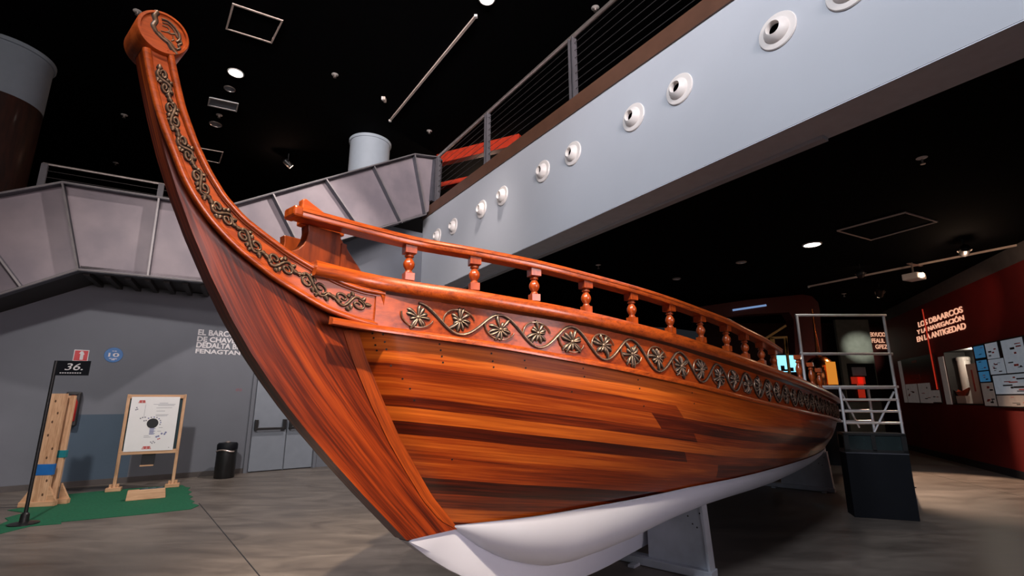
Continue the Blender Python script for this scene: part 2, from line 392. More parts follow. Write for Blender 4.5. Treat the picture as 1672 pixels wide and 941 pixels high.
# double door
D = [onL((403, 772)), onL((461, 766.5)), onL((508, 763))]
def lwp(q, z, off): r = fp(q, z); return r+LN*off
zt = 2.12
for i in range(2):
    b = MB(); b.plate([lwp(D[i]+LD*.012, .02, .0), lwp(D[i+1]-LD*.012, .02, .0), lwp(D[i+1]-LD*.012, zt, .0), lwp(D[i]+LD*.012, zt, .0)], LN*.035)
    d = struct(b.build('door_%d' % (i+1), M_door, bevel=.004))
    pb = MB(); w = (D[i+1]-D[i]).length; a = D[i]+LD*.07; e = D[i+1]-LD*.07; zb = 1.03
    pb.bar(lwp(a, zb-.10, .11), lwp(e, zb-.10, .11), .035, .05)
    for q in (a, e): pb.plate([lwp(q-LD*.035, zb-.13, .035), lwp(q+LD*.035, zb-.13, .035), lwp(q+LD*.035, zb+.10, .035), lwp(q-LD*.035, zb+.10, .035)], LN*.09)
    pb.build('panic_bar', M_black, d, bevel=.006)
b = MB(); e0 = D[0]-LD*.05; e1 = D[2]+LD*.05
b.bar(lwp(e0, 0, .02), lwp(e0, zt+.06, .02), .07, .05, up=LN); b.bar(lwp(e1, 0, .02), lwp(e1, zt+.06, .02), .07, .05, up=LN); b.bar(lwp(e0, zt+.04, .02), lwp(e1, zt+.04, .02), .05, .07)
struct(b.build('trim_7', M_wallgrey))

# ------------------------------------------------------------------ SHIP
ship = thing('ancient_ship', 'varnished red wooden ship with tall carved stem post and white underbody on grey steel cradles', 'ship', (BO.x, BO.y, 0), math.radians(50))
def P(s, t, z): return V((s, -t, z))       # ship frame: s aft, t to starboard
def stc(px, t): return [keelplane(p, t) for p in px]
WF, TS = .055, .060
outer = smooth([(s, z, 0) for s, z in stc([(228, 50), (233, 85), (240, 119), (252, 184), (269, 252), (287, 307), (313, 382), (344, 451), (376, 520), (412, 583), (441, 623), (469, 664), (498, 701), (540, 750), (597, 815), (636, 853), (664, 883)], WF)], 1)
inner_px = [(279, 75), (284, 112), (299, 177), (320, 235), (341, 279), (366, 320), (398, 356), (430, 381), (472, 412), (514, 437), (553, 460)]
seam_px = [(583, 538), (597, 585), (624, 654), (651, 715), (678, 765), (704.5, 811), (747, 864)]
inner = [(s, z, 0) for s, z in stc(inner_px, .075)] + [(s, z, 0) for s, z in stc(seam_px, .065)]
NR = 90
oc = resample(outer, NR); ic = resample(inner, NR)
# fractions: match both curves by eye of the grain (inner reaches the seam top early)
rows = []; uvs = []
Lo = sum((oc[i+1]-oc[i]).length for i in range(NR-1))
for i in range(NR):
    o, q = oc[i], ic[i]; wd = (q-o).length
    ti = TS if i < 60 else lerp(TS, .066, (i-60)/29)
    rows.append([P(o.x, -WF, o.y), P(o.x, WF, o.y), P(lerp(o.x, q.x, .5), lerp(WF, ti, .5), lerp(o.y, q.y, .5)), P(q.x, ti, q.y), P(q.x, -ti, q.y)])
    u = Lo*i/(NR-1); uvs.append([(u, -.11), (u, 0), (u, wd*.5), (u, wd), (u, wd+.1)])
b = MB(); b.grid(rows, uvs=uvs, close=True)
b.add(rows[0], [(0, 1, 2, 3, 4)], 0, uvs[0]); b.add(rows[-1], [(4, 3, 2, 1, 0)], 0, uvs[-1])
stem = b.build('stem_post', W_cut, ship, sm=50, weld=False)
# rabbet board closing the planking on the stem
b = MB(); sm_ = resample([V((s, z, 0)) for s, z in stc(seam_px, .066)], 30); rows = []; uvs = []
for i, p in enumerate(sm_):
    w = lerp(.085, .06, i/29)*min(1, (29.5-i)/3)
    rows.append([P(p.x+.004, .060, p.y), P(p.x+.004, .0705, p.y), P(p.x-w, .0680, p.y-w*.18), P(p.x-w, .058, p.y-w*.18)])
    uvs.append([(i*.05, 0), (i*.05, .0), (i*.05, w), (i*.05, w)])
b.grid(rows, uvs=uvs, close=True); b.build('rabbet_board', W_rab, ship, sm=40, weld=False)
# carved band along the stem
band_lo_px = [(237, 80), (243, 119), (255, 170), (266, 205), (282, 245), (300, 292), (318, 325), (343, 360), (368, 388), (395, 414), (448, 456), (500, 488), (535, 508), (588, 527), (641, 540)]
band_hi_px = [(279, 85), (284, 112), (299, 177), (320, 235), (341, 279), (366, 320), (398, 356), (430, 381), (472, 412), (514, 437), (553, 457), (588, 470), (627, 477)]
def tband(f): return .088 + .10*max(0, (f-.70)/.30)**1.3
def band_curve(px, n):
    # depth grows towards the planking, so trace each point on its own offset
    raw = resample([(u, v, 0) for u, v in px], n)
    pts = []
    for i, p in enumerate(raw):
        f = i/(n-1); s, z = keelplane((p.x, p.y), tband(f)); pts.append(V((s, tband(f), z)))
    return smooth(pts, 2)
NB = 70
blo = band_curve(band_lo_px, NB); bhi = band_curve(band_hi_px, NB)
def bandpt(f, g, off=0):                    # f along 0..1, g across 0 (lower) .. 1 (upper)
    x = f*(NB-1); i = min(NB-2, int(x)); k = x-i
    a = blo[i].lerp(blo[i+1], k); c = bhi[i].lerp(bhi[i+1], k); p = a.lerp(c, g)
    return P(p.x, p.y+off, p.z)
b = MB(); rows = [[bandpt(i/(NB-1), 0, -.035), bandpt(i/(NB-1), 0, -.004), bandpt(i/(NB-1), 1, -.004), bandpt(i/(NB-1), 1, -.035)] for i in range(NB)]
b.grid(rows, close=True); b.add(rows[0], [(0, 1, 2, 3)]); b.add(rows[-1], [(3, 2, 1, 0)])
band = b.build('carved_panel', W_band, ship, sm=40)
for g, wd, ht, nm in ((.045, .030, .020, 'rim_moulding'), (.955, .026, .020, 'rim_moulding'), (.15, .010, .010, 'inner_bead'), (.86, .010, .010, 'inner_bead')):
    b = MB(); path = [bandpt(i/(NB-1), g, ht/2-.004) for i in range(NB)]
    pr = [(-wd/2, -ht/2), (wd/2, -ht/2), (wd/2, ht*.2), (wd*.28, ht/2), (-wd*.28, ht/2), (-wd/2, ht*.2)]
    b.sweep(path, pr, up=V((0, -1, 0))); b.build(nm, W_trim, band, sm=50)
b = MB(); b.sweep([bandpt(.992, g, .004) for g in (0, .5, 1)], [(-.012, -.01), (.012, -.01), (.012, .008), (-.012, .008)], up=V((0, -1, 0))); b.build('end_moulding', W_trim, band)
# scroll foliage: each scroll is its own carving
def spiral(cx, cy, r0, a0, turns, n=26, sgn=1, shrink=.25):
    return [(cx+r0*(1-(1-shrink)*k/n)*math.cos(a0+sgn*2*PI*turns*k/n), cy+r0*(1-(1-shrink)*k/n)*math.sin(a0+sgn*2*PI*turns*k/n)) for k in range(n+1)]
def scroll_paths(k, fl):
    y = -1 if fl else 1
    S = [(-.98+1.96*i/20, y*.55*math.sin(PI*(i/20*2-1))) for i in range(21)]
    P_ = [(S, 1.0)]
    P_.append(([(x, yy*y) for x, yy in spiral(-.42, .10, .38, -1.7, 1.15, sgn=-1)], .85))
    P_.append(([(x, yy*y) for x, yy in spiral(.46, -.06, .40, 1.4, 1.2, sgn=-1)], .85))
    for (x, yy, a, l) in ((-.85, -.25, 2.3, .34), (-.70, -.5, 1.2, .30), (-.1, .3, .8, .34), (.08, -.30, -2.2, .32), (.75, .42, .5, .34), (.92, .15, -.4, .30), (.2, .55, 1.3, .28), (-.2, -.55, -1.5, .26)):
        P_.append(([(x+l*q*math.cos(a+.5*q), (yy+l*q*math.sin(a+.5*q))*y) for q in (0, .25, .5, .75, 1)], 1.35))
    return P_
fs = [.045, .135, .230, .328, .428, .532, .636, .740, .845, .955]
for k in range(len(fs)-1):
    f0, f1 = fs[k], fs[k+1]-.012
    for mat, off, rr, nm in ((M_groove, -.004, 1.75, None), (M_carve, .004, 1.0, 'scroll_carving')):
        pass
    b = MB()
    for path, wgt in scroll_paths(k, k % 2):
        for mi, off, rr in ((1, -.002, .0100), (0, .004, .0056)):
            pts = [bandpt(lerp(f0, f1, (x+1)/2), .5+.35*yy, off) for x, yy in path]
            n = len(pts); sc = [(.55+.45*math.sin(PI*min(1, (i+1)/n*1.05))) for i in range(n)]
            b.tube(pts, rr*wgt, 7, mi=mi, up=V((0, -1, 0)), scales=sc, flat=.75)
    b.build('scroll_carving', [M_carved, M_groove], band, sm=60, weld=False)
# medallion
mc_s, mc_z = keelplane((268, 53), .105); mR = .100
med = MB(); fr = frame(P(mc_s, 0, mc_z), (1, 0, 0), (0, 0, 1))   # local z = starboard (−Y in ship frame)
R3 = fr.to_3x3()
med.lathe([(mR*.93, -.105), (mR, -.095), (mR, .095), (mR*.95, .106), (mR*.86, .107), (mR*.83, .098), (mR*.4, .102), (.001, .103)], P(mc_s, 0, mc_z), 40, M=R3)
md = med.build('medallion', W_band, ship, sm=45)
b = MB()
def mp(x, y, off): return fr @ V((x*mR, y*mR, .100+off))
def cat(pts, n=24): return [(p.x, p.y) for p in smooth(resample([(x, y, 0) for x, y in pts], n), 2)]
curves = [(cat([(-.34, .86), (-.44, .62), (-.33, .36), (-.42, .1), (-.26, -.14)]), .012), (cat([(-.26, -.14), (.0, -.30), (.22, -.36), (.44, -.62), (.60, -.74)]), .012),
          (cat([(-.18, -.06), (.05, -.22), (.3, -.30), (.5, -.5)]), .005), (cat([(-.16, .60), (.08, .66), (.34, .52), (.56, .28), (.62, .04), (.50, -.16)]), .007), (cat([(-.12, .44), (.1, .50), (.30, .38), (.46, .18)]), .005),
          (cat([(-.1, .3), (.1, .34), (.2, .2), (.06, .06), (-.12, .02)]), .004), (cat([(.10, .12), (.26, .1), (.40, .20), (.52, .05)]), .006), (cat([(.62, .04), (.70, -.12), (.58, -.26), (.68, -.38), (.56, -.52)]), .006), (cat([(.32, .02), (.40, -.12), (.30, -.22)]), .004)]
for path, r in curves:
    b.tube([mp(x, y, .0) for x, y in path], r*1.0, 6, mi=1, up=R3 @ V((0, 0, 1)), flat=.5)
    b.tube([mp(x, y, .004) for x, y in path], r*.62, 6, mi=0, up=R3 @ V((0, 0, 1)), flat=.8)
b.build('relief_carving', [M_carved, M_groove], md, sm=60, weld=False)

# hull form
B_ = Pchip([-3.2, -2.75, -2.5, -2.18, -1.83, -1.47, -1.09, -.71, -.32, .08, .47, .87, 2, 3, 4, 5, 6, 7, 7.6, 8], [.13, .16, .25, .46, .66, .82, .96, 1.08, 1.17, 1.24, 1.285, 1.32, 1.40, 1.43, 1.40, 1.27, 1.06, .72, .4, .12])
ZT = Pchip([-2.9, -2.59, -2.11, -1.79, -1.33, -.99, -.41, .12, 1.2, 2.2, 3.2, 4.4, 6, 8], [1.995, 1.975, 1.917, 1.870, 1.810, 1.762, 1.685, 1.618, 1.52, 1.44, 1.37, 1.30, 1.30, 1.5])
ZS = Pchip([-2.9, -2.38, -1.96, -1.6, -1.32, -.97, -.38, .18, 1.28, 2.35, 3.3, 4.47, 6, 8], [2.19, 2.148, 2.098, 2.065, 2.033, 1.990, 1.904, 1.840, 1.745, 1.655, 1.58, 1.51, 1.50, 1.68])
ZC = Pchip([-3.1, -2.57, -1.9, -1.2, -.36, .59, 1.32, 2.4, 3.3, 4.5, 6, 8], [2.265, 2.255, 2.19, 2.105, 2.012, 1.912, 1.845, 1.745, 1.67, 1.60, 1.585, 1.77])
BW = Pchip([-1.96, -1.55, -1.0, -.4, .3, 1, 2, 3, 4, 5, 6, 7, 7.5], [.066, .28, .52, .78, .98, 1.10, 1.18, 1.20, 1.17, 1.06, .82, .42, .10])
ZW = Pchip([-1.96, -1.6, -1, 0, 1.2, 3, 5, 6.5, 8], [.826, .828, .85, .905, .912, .89, .875, .95, 1.15])
seam = [V((s, z, 0)) for s, z in stc(seam_px, .066)]          # top -> bottom
def seam_at(v):                                               # v 0 top .. 1 waterline
    r = v*(len(seam)-1); i = min(len(seam)-2, int(r)); return seam[i].lerp(seam[i+1], r-i)
US = [0, .006, .014, .025, .04, .055, .07, .09, .11, .135, .16, .19, .22, .26, .3, .34, .38, .42, .46, .5, .54, .58, .62, .66, .7, .74, .78, .82, .86, .9, .93, .96, .985, 1]
NV = 26
def hull_side(sg):
    rows = []; uvs = []
    for u in US:
        row = []; ur = []
        for j in range(NV+1):
            v = j/NV; sm = seam_at(v); s0 = sm.x; s1 = lerp(8.0, 7.5, v); s = lerp(s0, s1, u)
            st = lerp(seam[0].x, 8.0, u); sw = lerp(-1.96, 7.5, u)
            bt, bw = B_(st), BW(sw); bb = lerp(bt, bw, v) + .10*math.sin(PI*v)*min(1, u*6)*(1-u)
            if u == 0: bb = .066
            zt = ZT(s); zw = ZW(s); z = lerp(zt, zw, v)
            if u < .03: z = lerp(sm.y, z, u/.03)
            row.append(P(s, sg*bb, z)); ur.append((s+5, zt-z))
        rows.append(row); uvs.append(ur)
    return rows, uvs
b = MB()
for sg in (1, -1):
    r, uv = hull_side(sg); b.grid(r, uvs=uv)
hull = b.build('hull_planking', W_hull, ship, sm=60, weld=False)
SM1 = hull_side(1)[0]
# treenails on the planking near the stem
nb = MB()
def hullpt(u, v):
    i = 0
    while i < len(US)-2 and u > US[i+1]: i += 1
    k = (u-US[i])/(US[i+1]-US[i]); j = min(NV-1, int(v*NV)); kk = v*NV-j
    a = SM1[i][j].lerp(SM1[i][j+1], kk); c = SM1[i+1][j].lerp(SM1[i+1][j+1], kk); return a.lerp(c, k)
def hullnrm(u, v):
    a = hullpt(u+.004, v)-hullpt(u, v); c = hullpt(u, min(1, v+.02))-hullpt(u, v-.02); n = a.cross(c).normalized()
    return n if n.y < 0 else -n
for (u, vs) in ((.004, (.02, .05, .09, .12)), (.0075, (.03, .07, .11, .19)), (.011, (.24,)), (.034, (.04, .07, .10, .13)), (.058, (.05, .09, .12)), (.075, (.06, .1)), (.11, (.05, .1)), (.013, (.28, .33)), (.10, (.2,)), (.02, (.62,)), (.15, (.06, .12, .24)), (.2, (.08, .17))):
    for v in vs:
        p = hullpt(u, max(.025, v)); n = hullnrm(u, max(.025, v)); x = n.cross(V((0, 0, 1))).normalized(); y = x.cross(n)
        nb.add([p+n*.002+x*(.006*math.cos(a))+y*(.006*math.sin(a)) for a in [2*PI*k/8 for k in range(8)]], [tuple(range(8))])
nb.build('treenails', M_groove, hull, weld=False)['kind'] = 'stuff'
# white underbody and deadwood fin
ZJ = Pchip([-1.96, -1.64, -1.32, -.97, -.55, 0, .7, 2, 3.5, 5, 6.5, 7.5], [.81, .61, .47, .385, .40, .47, .52, .49, .51, .56, .70, .95])
b = MB()
for sg in (1, -1):
    rows = []
    for u in US:
        s = lerp(-1.96, 7.5, u); bw = BW(s); zw = ZW(s); zj = min(ZJ(s), zw-.005); row = []
        row.append(P(s, sg*(bw+.012), zw+.004))
        for j in range(15):
            th = PI/2*j/14; row.append(P(s, sg*(.045+(bw-.045+.006)*math.cos(th)**(.92+.33*min(1, max(0, (s+1)/1.2)))), zw-(zw-zj)*math.sin(th)**1.05))
        rows.append(row)
    b.grid(rows)
b.build('underbody', M_white, ship, sm=60, weld=False)
ft = .046
fin_front = [V((s, z, 0)) for s, z in stc([(664, 884), (698, 912), (747, 942)], .03)]
fb_pts = fin_front + [V((-1.55, .34, 0)), V((-1.15, .20, 0)), V((-.75, .145, 0)), V((-.2, .13, 0)), V((.8, .13, 0)), V((1.9, .20, 0)), V((3.2, .38, 0)), V((5, .50, 0)), V((6.6, .66, 0)), V((7.5, .92, 0))]
fbp = resample(smooth(fb_pts, 1), 50)
b = MB(); rows = []
top = resample([V((fin_front[0].x+.02, .835, 0)), V((-1.96, .835, 0)), V((-1.4, .62, 0)), V((-.9, .50, 0)), V((0, .60, 0)), V((3, .62, 0)), V((6, .75, 0)), V((7.5, 1.05, 0))], 50)
for i in range(50):
    p, q = fbp[i], top[i]
    if i == 0: q = V((p.x+.005, p.y+.003, 0))
    rows.append([P(p.x, -.028, p.y), P(p.x, .028, p.y), P(lerp(p.x, q.x, .18), ft, lerp(p.y, q.y, .18)), P(q.x, ft, q.y), P(q.x, -ft, q.y), P(lerp(p.x, q.x, .18), -ft, lerp(p.y, q.y, .18))])
b.grid(rows, close=True); b.build('keel_fin', M_white, ship, sm=40, weld=False)
# frieze board, strake below, gunwale cap above
SS = [-2.86+.10*i for i in range(108)]
def fri(s, g, off): return P(s, B_(s)+off+.004*math.sin(PI*g), lerp(ZT(s), ZS(s), g))
fs0 = stc([(640, 520)], .2)[0][0]
SF = [fs0-.10+(7.9-fs0+.10)*i/110 for i in range(111)]
for sg, nm in ((1, 'frieze_board'), (-1, 'frieze_board')):
    b = MB(); rows = []
    for s in SF:
        r = [fri(s, 0, -.03), fri(s, 0, .012), fri(s, .5, .012), fri(s, 1, .012), fri(s, 1, -.03)]
        rows.append([V((p.x, p.y*sg, p.z)) for p in r])
    b.grid(rows); o = b.build(nm, W_frieze, ship, sm=50)
    if sg == 1: frieze = o
SR = [-3.05+(7.95+3.05)*i/120 for i in range(121)]
def edge_b(s):                              # outer half breadth that also wraps the band end
    return max(B_(s), .10 if s < -2.9 else 0)
for sg in (1, -1):
    b = MB(); off = .024
    path = [V((s, -sg*(max(B_(s), .13)+off), ZT(s)-.008)) for s in SR if s > -2.98]
    b.sweep(path, [(-.022, -.020), (.022, -.020), (.024, -.002), (.016, .010), (-.022, .022)] if sg == 1 else [(.022, -.02), (-.022, -.02), (-.024, 0), (-.016, .012), (.022, .022)], up=V((0, 0, 1)))
    b.build('rubbing_strake', W_trim, ship, sm=50)
    b = MB(); path = [V((s, -sg*(max(B_(s), .085)-.02-.045*max(0, min(1, (-2.45-s)/.35))), (ZC(s)+ZS(s))/2+.008+.014*max(0, min(1, (-2.45-s)/.3)))) for s in SR]
    b.sweep(path, [(-.085, -.030), (.072, -.042), (.086, -.026), (.088, .012), (.07, .038), (-.085, .040)], up=V((0, 0, 1)))
    b.build('gunwale_cap', W_trim, ship, sm=40)
# vine and rosettes
arc = [fs0+.10]; acc = 0
def step(s, d):
    ds = .004; got = 0
    while got < d: got += math.hypot(ds, B_(s+ds)-B_(s)); s += ds
    return s
rs = [step(fs0, .135)]
while rs[-1] < 5.2: rs.append(step(rs[-1], .243))
b = MB(); pts = []
vine = []
for i in range(len(rs)-1):
    for k in range(12):
        q = i+k/12; s = lerp(rs[i], rs[i+1], k/12); vine.append((s, .5+.39*math.cos(PI*q)))
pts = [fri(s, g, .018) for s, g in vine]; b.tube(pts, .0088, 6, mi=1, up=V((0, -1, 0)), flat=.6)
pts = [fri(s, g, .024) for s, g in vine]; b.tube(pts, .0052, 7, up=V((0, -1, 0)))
hs = .085
for i, s in enumerate(rs):
    sg = 1 if i % 2 == 0 else -1
    a0, a1 = (PI*.95, PI*1.9) if sg == 1 else (PI*1.05, PI*.08)
    slope = (B_(s+.02)-B_(s-.02))/.04; cs = 1/math.sqrt(1+slope*slope); w = .104*cs; gz = ZS(s)-ZT(s)
    aa = [lerp(a0, a1, k/12) for k in range(13)]
    b.tube([fri(s+w*(1-.016*k)*math.cos(a), .5+.41*(1-.022*k)*math.sin(a), .022) for k, a in enumerate(aa)], .0056, 6, up=V((0, -1, 0)), scales=[1-.03*k for k in range(13)])
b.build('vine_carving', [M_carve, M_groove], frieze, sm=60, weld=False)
def rosette(seed):
    rn = random.Random(seed); b = MB()
    n = 11
    for k in range(n):
        a = 2*PI*k/n+rn.uniform(-.12, .12); L = rn.uniform(.046, .086); w = rn.uniform(.0070, .0100)
        bend = rn.uniform(-.5, .5)
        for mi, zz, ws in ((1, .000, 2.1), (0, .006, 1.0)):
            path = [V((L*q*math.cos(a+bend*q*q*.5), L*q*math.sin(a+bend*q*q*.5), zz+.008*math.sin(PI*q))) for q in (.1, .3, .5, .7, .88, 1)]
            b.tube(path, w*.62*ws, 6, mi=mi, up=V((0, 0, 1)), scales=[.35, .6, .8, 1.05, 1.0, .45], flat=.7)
    b.lathe([(.012, 0), (.013, .008), (.009, .014), (.001, .016)], n=10)
    return b
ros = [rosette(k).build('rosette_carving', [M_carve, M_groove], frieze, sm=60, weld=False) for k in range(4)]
for i, s in enumerate(rs):
    o = ros[i] if i < 4 else ros[i % 4].copy()
    if i >= 4: C.objects.link(o); o.parent = frieze
    t = (fri(s+.02, .5, 0)-fri(s-.02, .5, 0)).normalized(); up = V((0, 0, 1)); z = t.cross(up); z = -z if z.y > 0 else z
    y = z.cross(t).normalized(); R = Matrix((t, y, z)).transposed() @ Matrix.Rotation(i*1.9, 3, 'Z')
    sc = .93*(ZS(s)-ZT(s))/.19
    o.matrix_local = Matrix.Translation(fri(s, .5+(.03 if i % 2 else -.05), .013)) @ (R @ Matrix.Scale(min(1.22, sc), 3)).to_4x4()
# balusters and hand rail: 40 cm apart along the rail
bal_px = [(669, 404, 457), (775, 422, 477), (872, 441, 496.5), (956, 462, 513), (1030, 481, 532), (1092, 501, 547.5), (1142, 518, 562.5), (1184, 533.5, 575.5), (1214, 548, 585), (1241, 561, 596)]
bal = []; cur = None
for i, (u, v, v2) in enumerate(bal_px):
    r = ray((u, v)); h = V((r.x, r.y))
    if i == 0:
        q = onpl((u, v), BO+ST*.20, ST); cur = V((q.x, q.y)); zt = q.z
    else:
        a = h.dot(h); bb = -2*h.dot(cur); c = cur.dot(cur)-.16; k = (-bb+math.sqrt(max(0, bb*bb-4*a*c)))/(2*a); cur = h*k; zt = H+r.z*k
    d = V((cur.x, cur.y, 0))-V((BO.x, BO.y, 0)); bal.append((d.dot(AX), d.dot(ST), zt))
bs = [x[0] for x in bal]; RT = Pchip([-3.15]+bs+[1.6], [.085]+[x[1] for x in bal]+[bal[-1][1]+.03])
zs = [x[2] for x in bal]
for _ in range(2): zs = [zs[0]]+[(zs[i-1]+2*zs[i]+zs[i+1])/4 for i in range(1, len(zs)-1)]+[zs[-1]]
RZ = Pchip([-3.15]+bs+[1.6], [2.500]+zs+[zs[-1]-.085])
def baluster(h):
    b = MB(); w = .056; bl = .046
    b.box((0, 0, bl/2), (w*1.05, w*1.05, bl)); b.box((0, 0, h-bl*.55), (w*1.25, w*1.25, bl*1.1))
    q = h-bl*2.1
    b.lathe([(r, bl+q*z) for r, z in ((.023, 0), (.025, .03), (.024, .07), (.018, .11), (.0185, .15), (.026, .24), (.0325, .35), (.0345, .45), (.0325, .55), (.026, .66), (.0195, .74), (.0175, .78), (.0185, .80), (.027, .83), (.028, .88), (.020, .92), (.019, .95), (.024, 1.0))], n=22)
    return b
spots = [(s, t, ZC(s)+.026, zs[i]) for i, (s, t, z) in enumerate(bal)] + [(1.24, 1.29, None, None)]
for i, (s, t, z0, z1) in enumerate(spots):
    if z0 is None: z0 = ZC(s)+.026; z1 = RZ(s)
    o = baluster(z1-z0+.012).build('baluster', W_bal, ship, sm=40, bevel=.0025)
    o.location = P(s, t, z0-.004); o.rotation_euler = (0, 0, -math.atan((RT(s+.05)-RT(s-.05))/.1))
for s in (2.15, 2.75, 3.3):
    o = baluster(.30).build('baluster', W_bal, ship, sm=40, bevel=.0025); o.location = P(s, B_(s)-.06, ZC(s)+.015)
b = MB(); path = [P(s, RT(s), RZ(s)+.032) for s in [-3.17+(1.45+3.17)*i/60 for i in range(61)]]
b.sweep(path, [(-.046, -.028), (.046, -.028), (.050, -.022), (.050, -.002), (.054, .002), (.054, .014), (.044, .026), (-.044, .026), (-.054, .014), (-.054, .002), (-.050, -.002), (-.050, -.022)])
b.build('hand_rail', W_trim, ship, sm=40)
b = MB(); path = [P(s, -RT(s), RZ(s)+.032) for s in [-1.90+(1.45+1.90)*i/50 for i in range(51)]]
b.sweep(path, [(-.046, -.028), (.046, -.028), (.050, -.022), (.054, .002), (.054, .014), (.044, .026), (-.044, .026), (-.054, .014), (-.054, .002), (-.050, -.022)])
b.build('hand_rail', W_trim, ship, sm=40)
for i, (s, t, z) in enumerate(bal):
    if i < 2: continue
    z0 = ZC(s)+.026; o = baluster(zs[i]-z0+.012).build('baluster', W_bal, ship, sm=40, bevel=.0025)
    o.location = P(s, -t, z0-.004); o.rotation_euler = (0, 0, math.atan((RT(s+.05)-RT(s-.05))/.1))
b = MB(); r0 = P(-3.165, .082, 2.53); b.box(r0, (.05, .12, .058)); b.build('rail_end_block', W_trim, ship, bevel=.012)
# bow bulwark side panels with an S-shaped fore edge
def bulwark(t0, t1, nm):
    prof = [(-3.075, 2.50), (-3.07, 2.46), (-3.075, 2.42), (-3.09, 2.385), (-3.115, 2.355), (-3.15, 2.335), (-3.20, 2.325), (-3.20, 2.20), (-2.70, 2.20), (-2.70, 2.27), (-2.76, 2.335), (-2.82, 2.40), (-2.88, 2.47), (-2.885, 2.50)]
    b = MB(); b.plate([P(s, t0, z) for s, z in prof], P(0, t1-t0, 0)); return b.build(nm, W_cut2, ship, bevel=.005)
W_cut2 = wood('varnished_bulwark', (.06, .010, .003), (.28, .050, .008), scl=(14, 20, 1.6))
bulwark(-.012, .066, 'bulwark_panel')
bulwark(-.20, -.26, 'bulwark_panel')
b = MB(); b.plate([P(s, -.02, z) for s, z in ((-3.10, 2.50), (-3.10, 2.645), (-3.082, 2.655), (-2.985, 2.612), (-2.90, 2.572), (-2.84, 2.53), (-2.84, 2.50))], P(0, .05, 0)); b.build('bow_finial', W_band, ship, bevel=.008)
b = MB(); b.plate([P(-2.88, -.24, 2.20), P(-2.88, .08, 2.20), P(-2.88, .08, 2.44), P(-2.88, -.24, 2.44)], P(.03, 0, 0)); b.build('headboard', W_cut2, ship)
# deck
b = MB(); rows = [[P(s, -(B_(s)-.06), ZS(s)-.12), P(s, 0, ZS(s)-.09), P(s, B_(s)-.06, ZS(s)-.12)] for s in [-2.6+10.4*i/40 for i in range(41)]]
b.grid(rows); b.build('deck', W_deck, ship)

# ------------------------------------------------------------------ cradles under the ship
def cradle(s, label, hw, tip, inn_z, t_in=.10):
    r = thing('steel_cradle', label, 'cradle', tuple(BO+AX*s)[:2]+(0,), math.radians(50), 'steel cradles carrying the ship')
    for sg in (1, -1):
        b = MB(); loop = [V((0, -sg*t_in, .075))]
        for k in range(9):
            q = k/8; loop.append(V((0, -sg*lerp(t_in, hw, q), lerp(inn_z, tip, q**1.9))))
        loop.append(V((0, -sg*(hw+.035), .075)))
        b.plate(loop[::-1] if sg == 1 else loop, (.02, 0, 0)); b.build('side_plate', M_steelpaint, r)
        f = MB(); a = V((.01, -sg*hw, tip+.01)); c = V((.01, -sg*(hw+.035), .07)); f.bar(a, c, .13, .02, up=V((0, 1, 0))); f.build('flange', M_steelpaint, r)
        h = MB()
        for (y, z) in ((.78, .80), (.84, .70), (.90, .66), (.95, .86)):
            h.disc(V((-.0015, -sg*hw*y, tip*z)), (0, 1, 0), (0, 0, 1), .008, 10)
        h.build('bolt_holes', M_ink, r)
    b = MB(); b.box((.01, 0, .04), (.16, 2*hw+.12, .07)); b.build('base_beam', M_steelpaint, r, bevel=.006)
    for y in (-.9*hw, -.0, .9*hw):
        b = MB(); b.box((-.02, y, .013), (.34, .07, .026)); b.build('foot_bar', M_steelpaint, r, bevel=.004)
    return r
cradle(.66, 'grey steel cradle nearest the viewer, under the forward white underbody', .67, .635, .47)
cradle(6.3, 'grey steel cradle far aft beside the black pedestal', .88, .67, .5)

# ------------------------------------------------------------------ staircase with landing (raw steel parapet)
M_joist = plain('dark_brown_steel', (.018, .014, .013), .6)
stair = thing('steel_staircase', 'raw grey steel staircase with faceted panelled parapet climbing to the gallery', 'staircase')
LPA = onz((105, 302), 5.4); LPB = onz((360, 342), 5.4); ldir = LPB-LPA; ldir.z = 0; ldir.normalize(); lnm = V((ldir.y, -ldir.x, 0))
onLand = lambda p: onpl(p, LPA, lnm)
RE = V((-2.62, 13.15, 0)); rdir = RE-V((LPB.x, LPB.y, 0)); rdir.z = 0; rdir.normalize(); rnm = V((rdir.y, -rdir.x, 0))
onRF = lambda p: onpl(p, LPB, rnm)
def para(seg, on, nrm, edges_top, edges_bot):
    # seg: list of ((top px),(bottom px)) ribs
    for (a, c) in zip(seg, seg[1:]):
        q = [on(a[0]), on(c[0]), on(c[1]), on(a[1])]
        b = MB(); b.plate(q, -nrm*.03); b.build('parapet_panel', M_panel, stair)
    for a in seg:
        p, q = on(a[0]), on(a[1]); b = MB(); b.bar(p+nrm*.055, q+nrm*.055, .16, .03, up=(q-p).cross(nrm)); b.build('rib', M_rib, stair)
        b = MB(); b.bar(p+nrm*.137, q+nrm*.137, .03, .012, up=nrm); b.build('rib_edge', M_edge, stair)
    for E_, w, m in ((edges_top, .17, M_rib), (edges_bot, .17, M_rib)):
        pts = [on(x) for x in E_]
        b = MB(); b.sweep([p+nrm*.055 for p in pts], [(-.085, -.02), (.085, -.02), (.085, .02), (-.085, .02)]); b.build('edge_plate', M_rib, stair)
        b = MB(); b.tube([p+nrm*.14 for p in pts], .016, 6); b.build('edge_rail', M_edge, stair)
segL = [((-170, 352), (-90, 513)), ((-66, 331), (38, 470)), ((105, 302), (130, 443))]
para(segL, onLand, lnm, [(-170, 352), (105, 302)], [(-90, 513), (130, 443)])
segM = [((105, 302), (130, 443)), ((261, 327), (243, 453)), ((360, 342), (352, 464))]
